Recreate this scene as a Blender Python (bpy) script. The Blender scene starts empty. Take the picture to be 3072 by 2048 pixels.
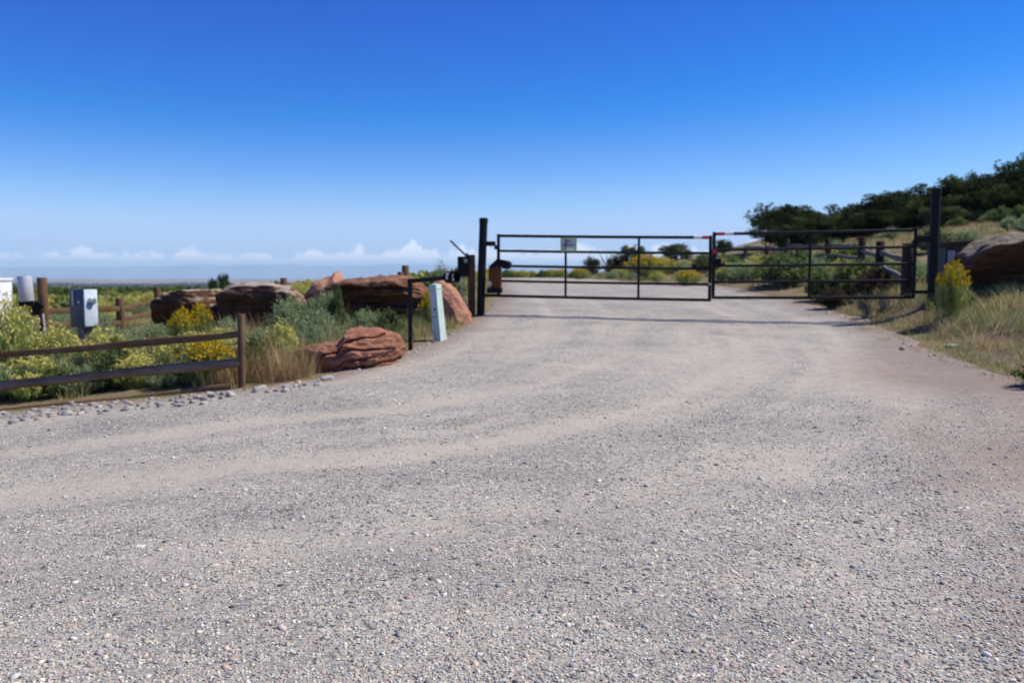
import bpy, bmesh, math, random
import numpy as np
from mathutils import Vector, Matrix

R = math.radians
rnd = random.Random(7)
rng = np.random.default_rng(11)
scene = bpy.context.scene
col = scene.collection

# ------------------------------------------------------------------ camera, sky, sun, exposure
CAM_Z = 1.6
FPX = 826.0                      # focal length in pixels of a 1024 px wide frame
PITCH = math.atan(65.0 / FPX)
cam_d = bpy.data.cameras.new("camera")
cam = bpy.data.objects.new("camera", cam_d)
col.objects.link(cam)
cam.location = (0, 0, CAM_Z)
cam.rotation_euler = (R(90) - PITCH, 0, 0)
cam_d.sensor_width = 36
cam_d.lens = 36 * FPX / 1024
cam_d.clip_start = 0.05
cam_d.clip_end = 90000
cam_d.dof.use_dof = True
cam_d.dof.focus_distance = 4.2
cam_d.dof.aperture_fstop = 2.2
scene.camera = cam

SUN_EL, SUN_AZ = R(53), R(81)    # azimuth clockwise from +Y
sun_vec = Vector((math.sin(SUN_AZ) * math.cos(SUN_EL), math.cos(SUN_AZ) * math.cos(SUN_EL), math.sin(SUN_EL)))
sl = bpy.data.lights.new("sun", 'SUN')
sl.energy = 4.8
sl.angle = R(0.5)
sl.color = (1.0, 0.93, 0.78)
so = bpy.data.objects.new("sun", sl)
col.objects.link(so)
so.rotation_euler = (-sun_vec).to_track_quat('-Z', 'Y').to_euler()

world = bpy.data.worlds.new("World")
scene.world = world
world.use_nodes = True
wt = world.node_tree
wt.nodes.clear()


def N(t, kind, **kw):
    n = t.nodes.new(kind)
    for k, v in kw.items():
        if k == 'inp':
            for a, b in v.items():
                n.inputs[a].default_value = b
        else:
            setattr(n, k, v)
    return n


def math_node(t, op, a=None, b=None, c=None, clamp=False):
    n = t.nodes.new('ShaderNodeMath')
    n.operation = op
    n.use_clamp = clamp
    for i, v in enumerate((a, b, c)):
        if v is None:
            continue
        if isinstance(v, (int, float)):
            n.inputs[i].default_value = v
        else:
            t.links.new(v, n.inputs[i])
    return n.outputs[0]


def mix_col(t, fac, a, b, blend='MIX'):
    n = t.nodes.new('ShaderNodeMix')
    n.data_type = 'RGBA'
    n.blend_type = blend
    for s, v in (('Factor', fac), ('A', a), ('B', b)):
        sock = [i for i in n.inputs if i.name == s and (i.type == ('VALUE' if s == 'Factor' else 'RGBA'))][0]
        if isinstance(v, (int, float)):
            sock.default_value = v
        elif isinstance(v, (tuple, list)):
            sock.default_value = (*v[:3], 1)
        else:
            t.links.new(v, sock)
    return [o for o in n.outputs if o.type == 'RGBA'][0]


def ramp(t, fac, stops, interp='LINEAR'):
    n = t.nodes.new('ShaderNodeValToRGB')
    cr = n.color_ramp
    cr.interpolation = interp
    while len(cr.elements) > 1:
        cr.elements.remove(cr.elements[-1])
    for i, (p, c) in enumerate(stops):
        e = cr.elements[0] if i == 0 else cr.elements.new(p)
        e.position = p
        e.color = (c, c, c, 1) if isinstance(c, (int, float)) else (*c[:3], 1)
    t.links.new(fac, n.inputs[0])
    return n.outputs[0]


sky = N(wt, 'ShaderNodeTexSky', sky_type='NISHITA', sun_disc=False, sun_elevation=SUN_EL, sun_rotation=SUN_AZ,
        altitude=2300, air_density=1.0, dust_density=0.8, ozone_density=4.0)
hs = N(wt, 'ShaderNodeHueSaturation', inp={'Hue': 0.5, 'Saturation': 1.25, 'Value': 0.1})
wt.links.new(sky.outputs[0], hs.inputs['Color'])
# the deep, dry, high altitude blue: a steeper response per channel
sc_ = N(wt, 'ShaderNodeSeparateColor')
wt.links.new(hs.outputs[0], sc_.inputs[0])
cc_ = N(wt, 'ShaderNodeCombineColor')
for i, (gain, power) in enumerate(((2.0, 1.0), (2.32, 1.82), (1.3, 1.05))):
    src = math_node(wt, 'SMOOTH_MAX', math_node(wt, 'SUBTRACT', sc_.outputs[i], (.088, 0, 0)[i]), 0.0, .02)
    v_ = math_node(wt, 'SMOOTH_MIN', math_node(wt, 'MULTIPLY', math_node(wt, 'POWER', src, power), gain), (.42, .56, .90)[i], .30)
    wt.links.new(math_node(wt, 'MULTIPLY', v_, 10.0), cc_.inputs[i])
sky_col = cc_.outputs[0]
# a low bank of cumulus far off, by direction
tc = N(wt, 'ShaderNodeTexCoord')
sx = N(wt, 'ShaderNodeSeparateXYZ')
wt.links.new(tc.outputs['Generated'], sx.inputs[0])
az = math_node(wt, 'ARCTAN2', sx.outputs[0], sx.outputs[1])
cv = N(wt, 'ShaderNodeCombineXYZ')
wt.links.new(math_node(wt, 'MULTIPLY', az, 1.0), cv.inputs[0])
wt.links.new(math_node(wt, 'MULTIPLY', sx.outputs[2], 1.6), cv.inputs[1])
nz = N(wt, 'ShaderNodeTexNoise', inp={'Scale': 60.0, 'Detail': 6.0, 'Roughness': 0.62, 'Distortion': 0.2})
wt.links.new(cv.outputs[0], nz.inputs['Vector'])
cv2 = N(wt, 'ShaderNodeCombineXYZ')
wt.links.new(az, cv2.inputs[0])
nz2 = N(wt, 'ShaderNodeTexNoise', inp={'Scale': 20.0, 'Detail': 4.0, 'Roughness': 0.6})
wt.links.new(cv2.outputs[0], nz2.inputs['Vector'])
el = sx.outputs[2]
azm = ramp(wt, math_node(wt, 'MULTIPLY_ADD', az, 0.5, 0.5), [(0.20, 0.30), (0.33, 0.42), (0.40, 0.55), (0.45, 0.90), (0.52, .8), (0.60, .9), (0.66, 0.8), (0.75, 0.3)])
puff = math_node(wt, 'SUBTRACT', nz2.outputs[0], ramp(wt, azm, [(.15, .47), (.9, .35)]))
top_el = math_node(wt, 'MULTIPLY_ADD', puff, math_node(wt, 'MULTIPLY_ADD', azm, .034, .050), .0235)
edge_ = math_node(wt, 'ADD', math_node(wt, 'SUBTRACT', top_el, el), math_node(wt, 'MULTIPLY_ADD', nz.outputs[0], .026, -.013))
cm1 = math_node(wt, 'MULTIPLY', ramp(wt, math_node(wt, 'MULTIPLY', edge_, 100), [(0.0, 0.0), (.55, .9)]), ramp(wt, math_node(wt, 'MULTIPLY', el, 10), [(.14, .25), (.23, 1.0)]))
cv3 = N(wt, 'ShaderNodeCombineXYZ')
wt.links.new(az, cv3.inputs[0])
wt.links.new(math_node(wt, 'MULTIPLY', el, 7.0), cv3.inputs[1])
nz3 = N(wt, 'ShaderNodeTexNoise', inp={'Scale': 12.0, 'Detail': 4.0, 'Roughness': 0.5})
wt.links.new(cv3.outputs[0], nz3.inputs['Vector'])
low = math_node(wt, 'MULTIPLY', ramp(wt, nz3.outputs[0], [(.42, 0.0), (.64, .5)]), ramp(wt, math_node(wt, 'MULTIPLY', el, 10), [(.08, .3), (.18, 1.0), (.24, .7), (.32, 0.0)]))
cmask = math_node(wt, 'MAXIMUM', cm1, low)
CLOUD = N(wt, 'ShaderNodeRGB')
CLOUD.outputs[0].default_value = (9.8, 9.8, 10.8, 1)
sky_mix = mix_col(wt, cmask, sky_col, CLOUD.outputs[0])
bg = N(wt, 'ShaderNodeBackground', inp={'Strength': 0.10})
wt.links.new(sky_mix, bg.inputs[0])
wo = N(wt, 'ShaderNodeOutputWorld')
wt.links.new(bg.outputs[0], wo.inputs[0])

vs = scene.view_settings
vs.view_transform = 'Standard'
vs.look = 'None'
vs.exposure = 0.35
vs.gamma = 1.0
scene.render.engine = 'CYCLES'
scene.cycles.use_denoising = True
scene.cycles.max_bounces = 6
scene.cycles.volume_bounces = 1
scene.cycles.transparent_max_bounces = 8
scene.cycles.sample_clamp_indirect = 4.0


# ------------------------------------------------------------------ helpers: noise, meshes, tags
def _hash(ix, iy, iz, seed):
    h = (ix * 374761393 + iy * 668265263 + iz * 2147483647 + seed * 974634777) & 0xFFFFFFFF
    h = ((h ^ (h >> 13)) * 1274126177) & 0xFFFFFFFF
    h = (h ^ (h >> 16)) & 0xFFFFFFFF
    return h / 4294967295.0


def vnoise(p, seed=0):
    p = np.asarray(p, float)
    i = np.floor(p).astype(np.int64)
    f = p - i
    u = f * f * (3 - 2 * f)
    out = 0
    for dx in (0, 1):
        for dy in (0, 1):
            for dz in (0, 1):
                w = (u[..., 0] if dx else 1 - u[..., 0]) * (u[..., 1] if dy else 1 - u[..., 1]) * (u[..., 2] if dz else 1 - u[..., 2])
                out = out + w * _hash(i[..., 0] + dx, i[..., 1] + dy, i[..., 2] + dz, seed)
    return out * 2 - 1


def fbm(p, octv=4, seed=0, rough=0.5):
    p = np.asarray(p, float)
    a, s, tot = 1.0, 0, 0
    for k in range(octv):
        s = s + a * vnoise(p, seed + k * 17)
        tot += a
        a *= rough
        p = p * 2.03
    return s / tot


def fbm2(x, y, sc, octv=4, seed=0):
    return fbm(np.stack([x * sc, y * sc, np.zeros_like(x) + seed * 3.7], -1), octv, seed)


def mesh_np(name, verts, faces_list, mats, tint=None, smooth=False, mat_idx=None, attrs=None):
    """faces_list: list of (F,k) int arrays; one material index array per list entry, or None"""
    me = bpy.data.meshes.new(name)
    verts = np.asarray(verts, np.float32)
    me.vertices.add(len(verts))
    me.vertices.foreach_set('co', verts.ravel())
    loops = np.concatenate([np.asarray(f).ravel() for f in faces_list]).astype(np.int32)
    tot = np.concatenate([np.full(len(f), f.shape[1]) for f in faces_list]).astype(np.int32)
    start = np.concatenate([[0], np.cumsum(tot)[:-1]]).astype(np.int32)
    me.loops.add(len(loops))
    me.loops.foreach_set('vertex_index', loops)
    me.polygons.add(len(tot))
    me.polygons.foreach_set('loop_start', start)
    me.polygons.foreach_set('loop_total', tot)
    if mat_idx is not None:
        me.polygons.foreach_set('material_index', np.asarray(mat_idx, np.int32))
    me.polygons.foreach_set('use_smooth', np.full(len(tot), bool(smooth)))
    for m in (mats if isinstance(mats, (list, tuple)) else [mats]):
        me.materials.append(m)
    if tint is not None:
        a = me.color_attributes.new('tint', 'FLOAT_COLOR', 'POINT')
        t4 = np.ones((len(verts), 4), np.float32)
        t4[:, :3] = tint
        a.data.foreach_set('color', t4.ravel())
    for k, v in (attrs or {}).items():
        a = me.attributes.new(k, 'FLOAT', 'POINT')
        a.data.foreach_set('value', np.asarray(v, np.float32))
    me.update(calc_edges=True)
    me.validate()
    return me


def link(name, me, parent=None):
    o = bpy.data.objects.new(name, me)
    col.objects.link(o)
    if parent is not None:
        o.parent = parent
    return o


def tag(o, label=None, cat=None, group=None, kind=None):
    if label:
        o['label'] = label
    if cat:
        o['category'] = cat
    if group:
        o['group'] = group
    if kind:
        o['kind'] = kind
    return o


def empty(name, loc, label, cat, group=None, rz=0.0):
    o = bpy.data.objects.new(name, None)
    col.objects.link(o)
    o.location = loc
    o.rotation_euler = (0, 0, rz)
    o.empty_display_size = 0.2
    return tag(o, label, cat, group)


def copy_tree(o, parent=None):
    c = o.copy()
    col.objects.link(c)
    if parent is not None:
        c.parent = parent
    for ch in list(o.children):
        copy_tree(ch, c)
    return c


class MB:
    """collects boxes, tubes and lathes; build() links them as one mesh object"""
    def __init__(self):
        self.v, self.f, self.m = [], [], []

    def add(self, vs, fs, mi=0):
        o = len(self.v)
        self.v += [tuple(v) for v in vs]
        self.f += [tuple(i + o for i in f) for f in fs]
        self.m += [mi] * len(fs)

    def box(self, c, s, rz=0.0, rot=None, mi=0, bev=0.0):
        bm = bmesh.new()
        bmesh.ops.create_cube(bm, size=1)
        for v in bm.verts:
            v.co = Vector((v.co.x * s[0], v.co.y * s[1], v.co.z * s[2]))
        if bev:
            bmesh.ops.bevel(bm, geom=list(bm.edges), offset=bev, segments=2, affect='EDGES', profile=0.5)
        M = rot.to_4x4() if rot is not None else Matrix.Rotation(rz, 4, 'Z')
        self.add([M @ v.co + Vector(c) for v in bm.verts], [[v.index for v in f.verts] for f in bm.faces] if not bm.verts.index_update() else [], mi)
        bm.free()

    def tube(self, pts, rad, n=12, mi=0, cap=True):
        pts = [Vector(p) for p in pts]
        rads = rad if isinstance(rad, (list, tuple)) else [rad] * len(pts)
        vs, fs = [], []
        t0 = (pts[1] - pts[0]).normalized()
        up = Vector((0, 0, 1)) if abs(t0.z) < 0.9 else Vector((1, 0, 0))
        a = t0.cross(up).normalized()
        for i, p in enumerate(pts):
            t = (pts[min(i + 1, len(pts) - 1)] - pts[max(i - 1, 0)]).normalized()
            a = (a - t * a.dot(t)).normalized()
            b = t.cross(a)
            for k in range(n):
                w = 2 * math.pi * k / n
                vs.append(p + (a * math.cos(w) + b * math.sin(w)) * rads[i])
        for i in range(len(pts) - 1):
            for k in range(n):
                q = (k + 1) % n
                fs.append((i * n + k, i * n + q, (i + 1) * n + q, (i + 1) * n + k))
        if cap:
            fs.append(tuple(range(n - 1, -1, -1)))
            fs.append(tuple((len(pts) - 1) * n + k for k in range(n)))
        self.add(vs, fs, mi)

    def build(self, name, mats, parent=None, smooth=None):
        me = bpy.data.meshes.new(name)
        me.from_pydata(self.v, [], self.f)
        for m in (mats if isinstance(mats, (list, tuple)) else [mats]):
            me.materials.append(m)
        me.polygons.foreach_set('material_index', self.m)
        bm = bmesh.new()
        bm.from_mesh(me)
        bmesh.ops.recalc_face_normals(bm, faces=bm.faces)
        if smooth is not None:
            for f in bm.faces:
                f.smooth = True
            for e in bm.edges:
                if len(e.link_faces) == 2 and e.calc_face_angle(0) > smooth:
                    e.smooth = False
        bm.to_mesh(me)
        bm.free()
        return link(name, me, parent)


def at(px, py, Y):
    """world point seen at 1024x682 pixel (px, py) at distance Y along +Y"""
    x, y = (px - 512) / FPX, (341 - py) / FPX
    d = Vector((x, math.cos(PITCH) + y * math.sin(PITCH), -math.sin(PITCH) + y * math.cos(PITCH)))
    return Vector((0, 0, CAM_Z)) + d * (Y / d.y)


# ------------------------------------------------------------------ terrain
def softplus(x, k=1.0):
    return np.logaddexp(0, x / k) * k


_RY = np.array([-600, -60, -10, 0, 5, 10.7, 14, 17.9, 22, 30, 38, 60, 80, 110, 160, 300, 600, 1500, 3000, 20000.0])
_RZ = np.array([-12, -3.0, -.5, -.1, .03, .28, .55, .80, .96, 1.2, 1.33, 1.43, 1.3, 1.0, .6, -.4, -5.2, -28, -42, -46.0])


def road_z(Y):
    o = 0
    for d, w in ((-1, .25), (0, .5), (1, .25)):
        o = o + w * np.interp(Y + d * (1.0 + 0.05 * np.abs(Y)), _RY, _RZ)
    return o


def height(X, Y):
    X = np.asarray(X, float)
    Y = np.asarray(Y, float)
    z = road_z(Y)
    s = softplus(-(X + 2.1), .6)
    z = z - 2.5 * np.tanh(.09 * s / 2.5)
    bank = .172 * softplus(X - 7.4, .7)
    bank = 24 * np.tanh(bank / 24)
    bank = bank + 10 * np.exp(-((X - 112) / 40) ** 2 - ((Y - 262) / 45) ** 2)
    fade = 1 / (1 + np.exp((Y - 330) / 45))
    near = 1 / (1 + np.exp(-(Y - 6) / 2.0))
    z = z + bank * fade * (.35 + .65 * near)
    z = z + .30 / (1 + np.exp(-(X - 7.65) / .22)) / (1 + np.exp(-(Y - 12.6) / .8)) / (1 + np.exp((Y - 19) / 1.0))
    r = np.hypot(X, Y)
    amp = np.clip((r - 6) / 40, 0, 1)
    z = z + amp * (.22 * fbm2(X, Y, .12, 3, 3)) + .03 * fbm2(X, Y, .9, 2, 5) * np.clip((np.abs(X - 2.5) - 4) / 3, 0, 1)
    return z


def hz(x, y):
    return float(height(np.array([x]), np.array([y]))[0])


ROAD = np.array([(-60, 7.6), (-12, 9.95), (-6.6, 10.35), (-3.3, 10.5), (-2.6, 11.0), (-1.75, 12.4), (-1.3, 14), (-.6, 17.9), (-.35, 22),
                 (-.5, 30), (-1, 45), (-1.9, 58), (-4.5, 66), (-14, 72), (-14, 80), (-3, 76), (1.8, 69), (3.9, 60), (6.4, 38), (7.25, 30), (7.2, 21.5),
                 (7.1, 17.8), (6.75, 14.5), (6.45, 11.9), (6.4, 10.2), (7.2, 8.3), (10, 6.8), (60, 4), (60, -40), (-60, -40)], float)


def road_sd(X, Y):
    """signed distance to the road's edge, positive on the road"""
    X = np.asarray(X, float)
    Y = np.asarray(Y, float)
    best = np.full(X.shape, 1e9)
    ins = np.zeros(X.shape, bool)
    n = len(ROAD)
    for i in range(n):
        a, b = ROAD[i], ROAD[(i + 1) % n]
        e = b - a
        t = np.clip(((X - a[0]) * e[0] + (Y - a[1]) * e[1]) / (e @ e), 0, 1)
        best = np.minimum(best, np.hypot(X - a[0] - t * e[0], Y - a[1] - t * e[1]))
        if a[1] != b[1]:
            c = ((a[1] > Y) != (b[1] > Y)) & (X < (b[0] - a[0]) * (Y - a[1]) / (b[1] - a[1]) + a[0])
            ins ^= c
    return np.where(ins, best, -best) + .22 * fbm2(X, Y, .9, 3, 8) + .13 * fbm2(X, Y, 2.6, 3, 18)


def poly_dist(X, Y, pts):
    best = np.full(X.shape, 1e9)
    for a, b in zip(pts[:-1], pts[1:]):
        a, b = np.array(a, float), np.array(b, float)
        e = b - a
        t = np.clip(((X - a[0]) * e[0] + (Y - a[1]) * e[1]) / (e @ e), 0, 1)
        best = np.minimum(best, np.hypot(X - a[0] - t * e[0], Y - a[1] - t * e[1]))
    return best


def offset_path(pts, off):
    pts = np.array(pts, float)
    d = np.gradient(pts, axis=0)
    nrm = np.stack([-d[:, 1], d[:, 0]], 1) / np.linalg.norm(d, axis=1)[:, None]
    return pts + nrm * off


PATH_A = [(-14, 6.0), (-8, 6.3), (-4.3, 6.9), (-.7, 7.9), (1.1, 9.6), (2.6, 12.4), (3.4, 16.5), (3.3, 25), (2.6, 45), (.5, 60), (-6, 71)]
PATH_A2 = [(-14, 4.2), (-8, 4.6), (-4.0, 5.2), (-.3, 6.2), (2.0, 8.2), (3.6, 12.4), (4.2, 16.5), (4.0, 25), (3, 45), (.8, 60)]
PATH_B = [(1.2, -3), (2.2, 3), (2.9, 6), (3.9, 10), (4.2, 16.5), (3.8, 25)]
PATH_C = [(-14, 8.6), (-8, 8.9), (-3.5, 9.3), (-.3, 10.9), (1.0, 13.5), (1.4, 17)]


def dust_at(X, Y):
    """share of fine tan soil between the stones: streaks that follow the wheel paths"""
    q = poly_dist(X, Y, PATH_A)
    q2 = poly_dist(X, Y, PATH_B)
    al = .6 * X + .8 * Y
    st = fbm(np.stack([q * 2.3, al * .16, X * 0], -1), 3, 51, .6)
    st2 = fbm(np.stack([q2 * 2.0, al * .18, X * 0 + 5], -1), 3, 57, .6)
    wb = np.clip((X - 1.0) / 2.5, 0, 1) * np.clip((10 - Y) / 4, 0, 1)
    st3 = fbm(np.stack([q * .8, al * .10, X * 0 + 9], -1), 2, 63, .6)
    d = .40 + .75 * (st * (1 - wb) + st2 * wb) + .35 * st3
    for P, w in ((PATH_A, .20), (PATH_A2, .16), (PATH_B, .30)):
        for off in (-.8, .8):
            k = poly_dist(X, Y, offset_path(P, off))
            d = d + w * np.exp(-(k / .45) ** 2) * np.clip(.2 + 1.4 * fbm2(X, Y, .5, 3, 21 + int(off * 10)), 0, 1)
    d = d + .25 * fbm2(X, Y, .9, 4, 33)
    near = np.clip((6.5 - Y) / 3.0, 0, 1)          # loose coarse gravel close by
    return np.clip(d, 0, 1) * (1 - .5 * near)


def grid_mesh(name, xs, ys, zf, mat, keep=None, attrs=None):
    X, Y = np.meshgrid(xs, ys)
    Z = zf(X, Y)
    V = np.stack([X, Y, Z], -1).reshape(-1, 3)
    nx, ny = len(xs), len(ys)
    i = np.arange(nx * ny).reshape(ny, nx)
    F = np.stack([i[:-1, :-1], i[:-1, 1:], i[1:, 1:], i[1:, :-1]], -1).reshape(-1, 4)
    at_ = {k: f(X, Y).ravel() for k, f in (attrs or {}).items()}
    if keep is not None:
        kf = keep(X, Y).ravel()[F].any(1)
        F = F[kf]
        used = np.unique(F)
        remap = np.full(len(V), -1)
        remap[used] = np.arange(len(used))
        V, F = V[used], remap[F]
        at_ = {k: v[used] for k, v in at_.items()}
    return mesh_np(name, V, [F], mat, smooth=True, attrs=at_)


# ------------------------------------------------------------------ materials
def new_mat(name):
    m = bpy.data.materials.new(name)
    m.use_nodes = True
    t = m.node_tree
    t.nodes.clear()
    out = t.nodes.new('ShaderNodeOutputMaterial')
    return m, t, out


def principled(t, out, color=None, rough=.8, metal=0.0, spec=.3, normal=None):
    p = t.nodes.new('ShaderNodeBsdfPrincipled')
    if color is not None:
        if isinstance(color, (tuple, list)):
            p.inputs['Base Color'].default_value = (*color[:3], 1)
        else:
            t.links.new(color, p.inputs['Base Color'])
    if isinstance(rough, (int, float)):
        p.inputs['Roughness'].default_value = rough
    else:
        t.links.new(rough, p.inputs['Roughness'])
    p.inputs['Metallic'].default_value = metal
    p.inputs['Specular IOR Level'].default_value = spec
    if normal is not None:
        t.links.new(normal, p.inputs['Normal'])
    t.links.new(p.outputs[0], out.inputs[0])
    return p


def bump(t, h, strength=.5, dist=.02, normal=None):
    b = t.nodes.new('ShaderNodeBump')
    b.inputs['Strength'].default_value = strength
    b.inputs['Distance'].default_value = dist
    t.links.new(h, b.inputs['Height'])
    if normal is not None:
        t.links.new(normal, b.inputs['Normal'])
    return b.outputs[0]


def coords(t, scale=(1, 1, 1), src='Object'):
    tc_ = t.nodes.new('ShaderNodeTexCoord')
    mp = t.nodes.new('ShaderNodeMapping')
    mp.inputs['Scale'].default_value = scale
    t.links.new(tc_.outputs[src], mp.inputs[0])
    return mp.outputs[0]


def noise(t, vec, scale, detail=4, rough=.55, dist=0.0):
    n = N(t, 'ShaderNodeTexNoise', inp={'Scale': scale, 'Detail': detail, 'Roughness': rough, 'Distortion': dist})
    t.links.new(vec, n.inputs['Vector'])
    return n.outputs[0]


def attr(t, name):
    a = t.nodes.new('ShaderNodeAttribute')
    a.attribute_name = name
    return a


def metal_mat(name, base, rough=.45, var=.4, metal=0.0, spec=.5):
    m, t, out = new_mat(name)
    v = coords(t)
    n = noise(t, v, 9, 5)
    c = mix_col(t, ramp(t, n, [(.35, 0.0), (.7, 1.0)]), tuple(x * (1 - var * .5) for x in base), tuple(min(1, x * (1 + var)) for x in base))
    rr = math_node(t, 'MULTIPLY_ADD', n, .3, rough - .15)
    principled(t, out, c, rr, metal, spec, bump(t, noise(t, v, 120, 2), .1, .002))
    return m


def wood_mat(name, dark, light, grey, axis='X', greyness=.5):
    m, t, out = new_mat(name)
    sc = {'X': (2.2, 30, 30), 'Z': (30, 30, 2.2), 'Y': (30, 2.2, 30)}[axis]
    v = coords(t, sc)
    g = noise(t, v, 1.6, 6, .62, .4)
    v2 = coords(t)
    big = noise(t, v2, 3.0, 3)
    c = mix_col(t, ramp(t, g, [(.30, 0.0), (.68, 1.0)]), dark, light)
    gm_ = math_node(t, 'MULTIPLY', ramp(t, big, [(.35, 0.0), (.62, 1.0)]), greyness)
    c = mix_col(t, gm_, c, mix_col(t, g, tuple(x * .6 for x in grey), grey))
    principled(t, out, c, .85, 0, .2, bump(t, g, .7, .012))
    return m


def leaf_mat(name, trans=.35):
    m, t, out = new_mat(name)
    a = attr(t, 'tint')
    d = t.nodes.new('ShaderNodeBsdfDiffuse')
    tr = t.nodes.new('ShaderNodeBsdfTranslucent')
    t.links.new(a.outputs['Color'], d.inputs[0])
    t.links.new(a.outputs['Color'], tr.inputs[0])
    mx = t.nodes.new('ShaderNodeMixShader')
    mx.inputs[0].default_value = trans
    t.links.new(d.outputs[0], mx.inputs[1])
    t.links.new(tr.outputs[0], mx.inputs[2])
    t.links.new(mx.outputs[0], out.inputs[0])
    return m


def rock_mat(name, ca, cb, lichen, lich_amt=.6, lich_cov=.5):
    m, t, out = new_mat(name)
    v = coords(t)
    vs_ = coords(t, (1.2, 1.2, 9))
    strat = noise(t, vs_, 1.5, 6, .6, .5)
    fine = noise(t, v, 14, 6, .65)
    big = noise(t, v, 2.3, 4)
    c = mix_col(t, ramp(t, strat, [(.32, 0.0), (.66, 1.0)]), ca, cb)
    c = mix_col(t, ramp(t, fine, [(.45, 0.0), (.75, .45)]), c, tuple(min(1, x * 1.45) for x in cb))
    c = mix_col(t, ramp(t, big, [(.55, 0.0), (.7, .5)]), c, tuple(x * .45 for x in ca))
    geo = t.nodes.new('ShaderNodeNewGeometry')
    sp = t.nodes.new('ShaderNodeSeparateXYZ')
    t.links.new(geo.outputs['Normal'], sp.inputs[0])
    up = ramp(t, sp.outputs[2], [(.35, 0.0), (.8, 1.0)])
    lm = math_node(t, 'MULTIPLY', up, ramp(t, noise(t, v, 5.5, 6, .7), [(1 - lich_cov - .12, 0.0), (1 - lich_cov + .1, 1.0)]))
    lm = math_node(t, 'MULTIPLY', lm, lich_amt)
    c = mix_col(t, lm, c, mix_col(t, fine, tuple(x * .75 for x in lichen), lichen))
    h = math_node(t, 'ADD', math_node(t, 'MULTIPLY', strat, 1.0), math_node(t, 'MULTIPLY', fine, .55))
    principled(t, out, c, .92, 0, .15, bump(t, h, .9, .05))
    return m


def stone_mat(name):
    m, t, out = new_mat(name)
    a = attr(t, 'tint')
    v = coords(t)
    c = mix_col(t, ramp(t, noise(t, v, 90, 3), [(.35, .0), (.7, .35)]), a.outputs['Color'], (.5, .48, .46))
    principled(t, out, c, .85, 0, .25)
    return m


def gravel_mat():
    m, t, out = new_mat("gravel_road")
    v = coords(t)
    dust = attr(t, 'dust').outputs['Fac']
    edge = attr(t, 'edge').outputs['Fac']
    stops = [(0.0, (.05, .05, .05)), (.07, (.14, .135, .13)), (.18, (.24, .238, .24)), (.33, (.33, .32, .31)), (.44, (.43, .36, .31)),
             (.56, (.34, .345, .35)), (.68, (.50, .40, .33)), (.80, (.47, .45, .42)), (.91, (.60, .55, .49)), (.97, (.74, .71, .66))]
    cols, hts = [], []
    for sc, rand in ((48, 1.0), (105, 1.0)):
        wv = N(t, 'ShaderNodeTexNoise', inp={'Scale': sc * .7, 'Detail': 1.0})
        t.links.new(v, wv.inputs['Vector'])
        vo = N(t, 'ShaderNodeTexVoronoi', feature='F1', inp={'Scale': sc, 'Randomness': rand})
        t.links.new(mix_col(t, .012, v, wv.outputs['Color'], 'ADD'), vo.inputs['Vector'])
        sp = t.nodes.new('ShaderNodeSeparateColor')
        t.links.new(vo.outputs['Color'], sp.inputs[0])
        cols.append(ramp(t, sp.outputs[0], stops, 'CONSTANT'))
        hts.append(math_node(t, 'MULTIPLY', math_node(t, 'SUBTRACT', .55, vo.outputs['Distance']), math_node(t, 'MULTIPLY_ADD', sp.outputs[1], .8, .4)))
    big = noise(t, v, 1.1, 5, .6)
    mid = noise(t, v, 7, 4, .6)
    sel = ramp(t, math_node(t, 'ADD', math_node(t, 'MULTIPLY', mid, .6), math_node(t, 'MULTIPLY', noise(t, v, 60, 2), .4)), [(.46, 0.0), (.54, 1.0)])
    peb = mix_col(t, 1.0, mix_col(t, sel, cols[0], cols[1]), (.90, .90, .90), 'MULTIPLY')
    ph = N(t, 'ShaderNodeMix')
    ph.data_type = 'FLOAT'
    t.links.new(sel, ph.inputs[0])
    t.links.new(hts[0], ph.inputs[2])
    t.links.new(math_node(t, 'MULTIPLY', hts[1], .45), ph.inputs[3])
    fines = mix_col(t, noise(t, v, 160, 3, .7), (.31, .265, .225), (.50, .435, .37))
    fines = mix_col(t, ramp(t, mid, [(.35, 0.0), (.7, .5)]), fines, (.40, .37, .35))
    dm = math_node(t, 'ADD', dust, math_node(t, 'MULTIPLY_ADD', noise(t, v, 24, 6, .75), 1.7, -.85))
    dm = math_node(t, 'ADD', dm, math_node(t, 'MULTIPLY_ADD', mid, 1.0, -.5))
    dmask = ramp(t, dm, [(.36, 0.0), (1.05, .86)])
    c = mix_col(t, dmask, peb, fines)
    # browner earth towards the verges
    c = mix_col(t, 1.0, c, (1.04, 1.06, 1.0), 'MULTIPLY')
    c = mix_col(t, math_node(t, 'MULTIPLY', ramp(t, noise(t, coords(t, (.5, .9, 1)), 1.7, 4, .6), [(.40, 0.0), (.66, 1.0)]), math_node(t, 'SUBTRACT', 1.0, dmask)), c, mix_col(t, 1.0, c, (.70, .71, .74), 'MULTIPLY'))
    em = ramp(t, math_node(t, 'ADD', edge, math_node(t, 'MULTIPLY_ADD', mid, .8, -.4)), [(.28, 0.0), (.80, .80)])
    c = mix_col(t, em, c, mix_col(t, noise(t, v, 40, 4, .7), (.13, .088, .066), (.29, .22, .18)))
    c = mix_col(t, ramp(t, big, [(.3, .0), (.75, .28)]), c, (.26, .25, .25))
    hgt = math_node(t, 'MULTIPLY', ph.outputs[0], math_node(t, 'SUBTRACT', 1.0, math_node(t, 'MULTIPLY', dmask, .8)))
    nb = bump(t, hgt, .5, .012)
    nb = bump(t, mid, .35, .03, nb)
    principled(t, out, c, .9, 0, .2, nb)
    return m


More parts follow.
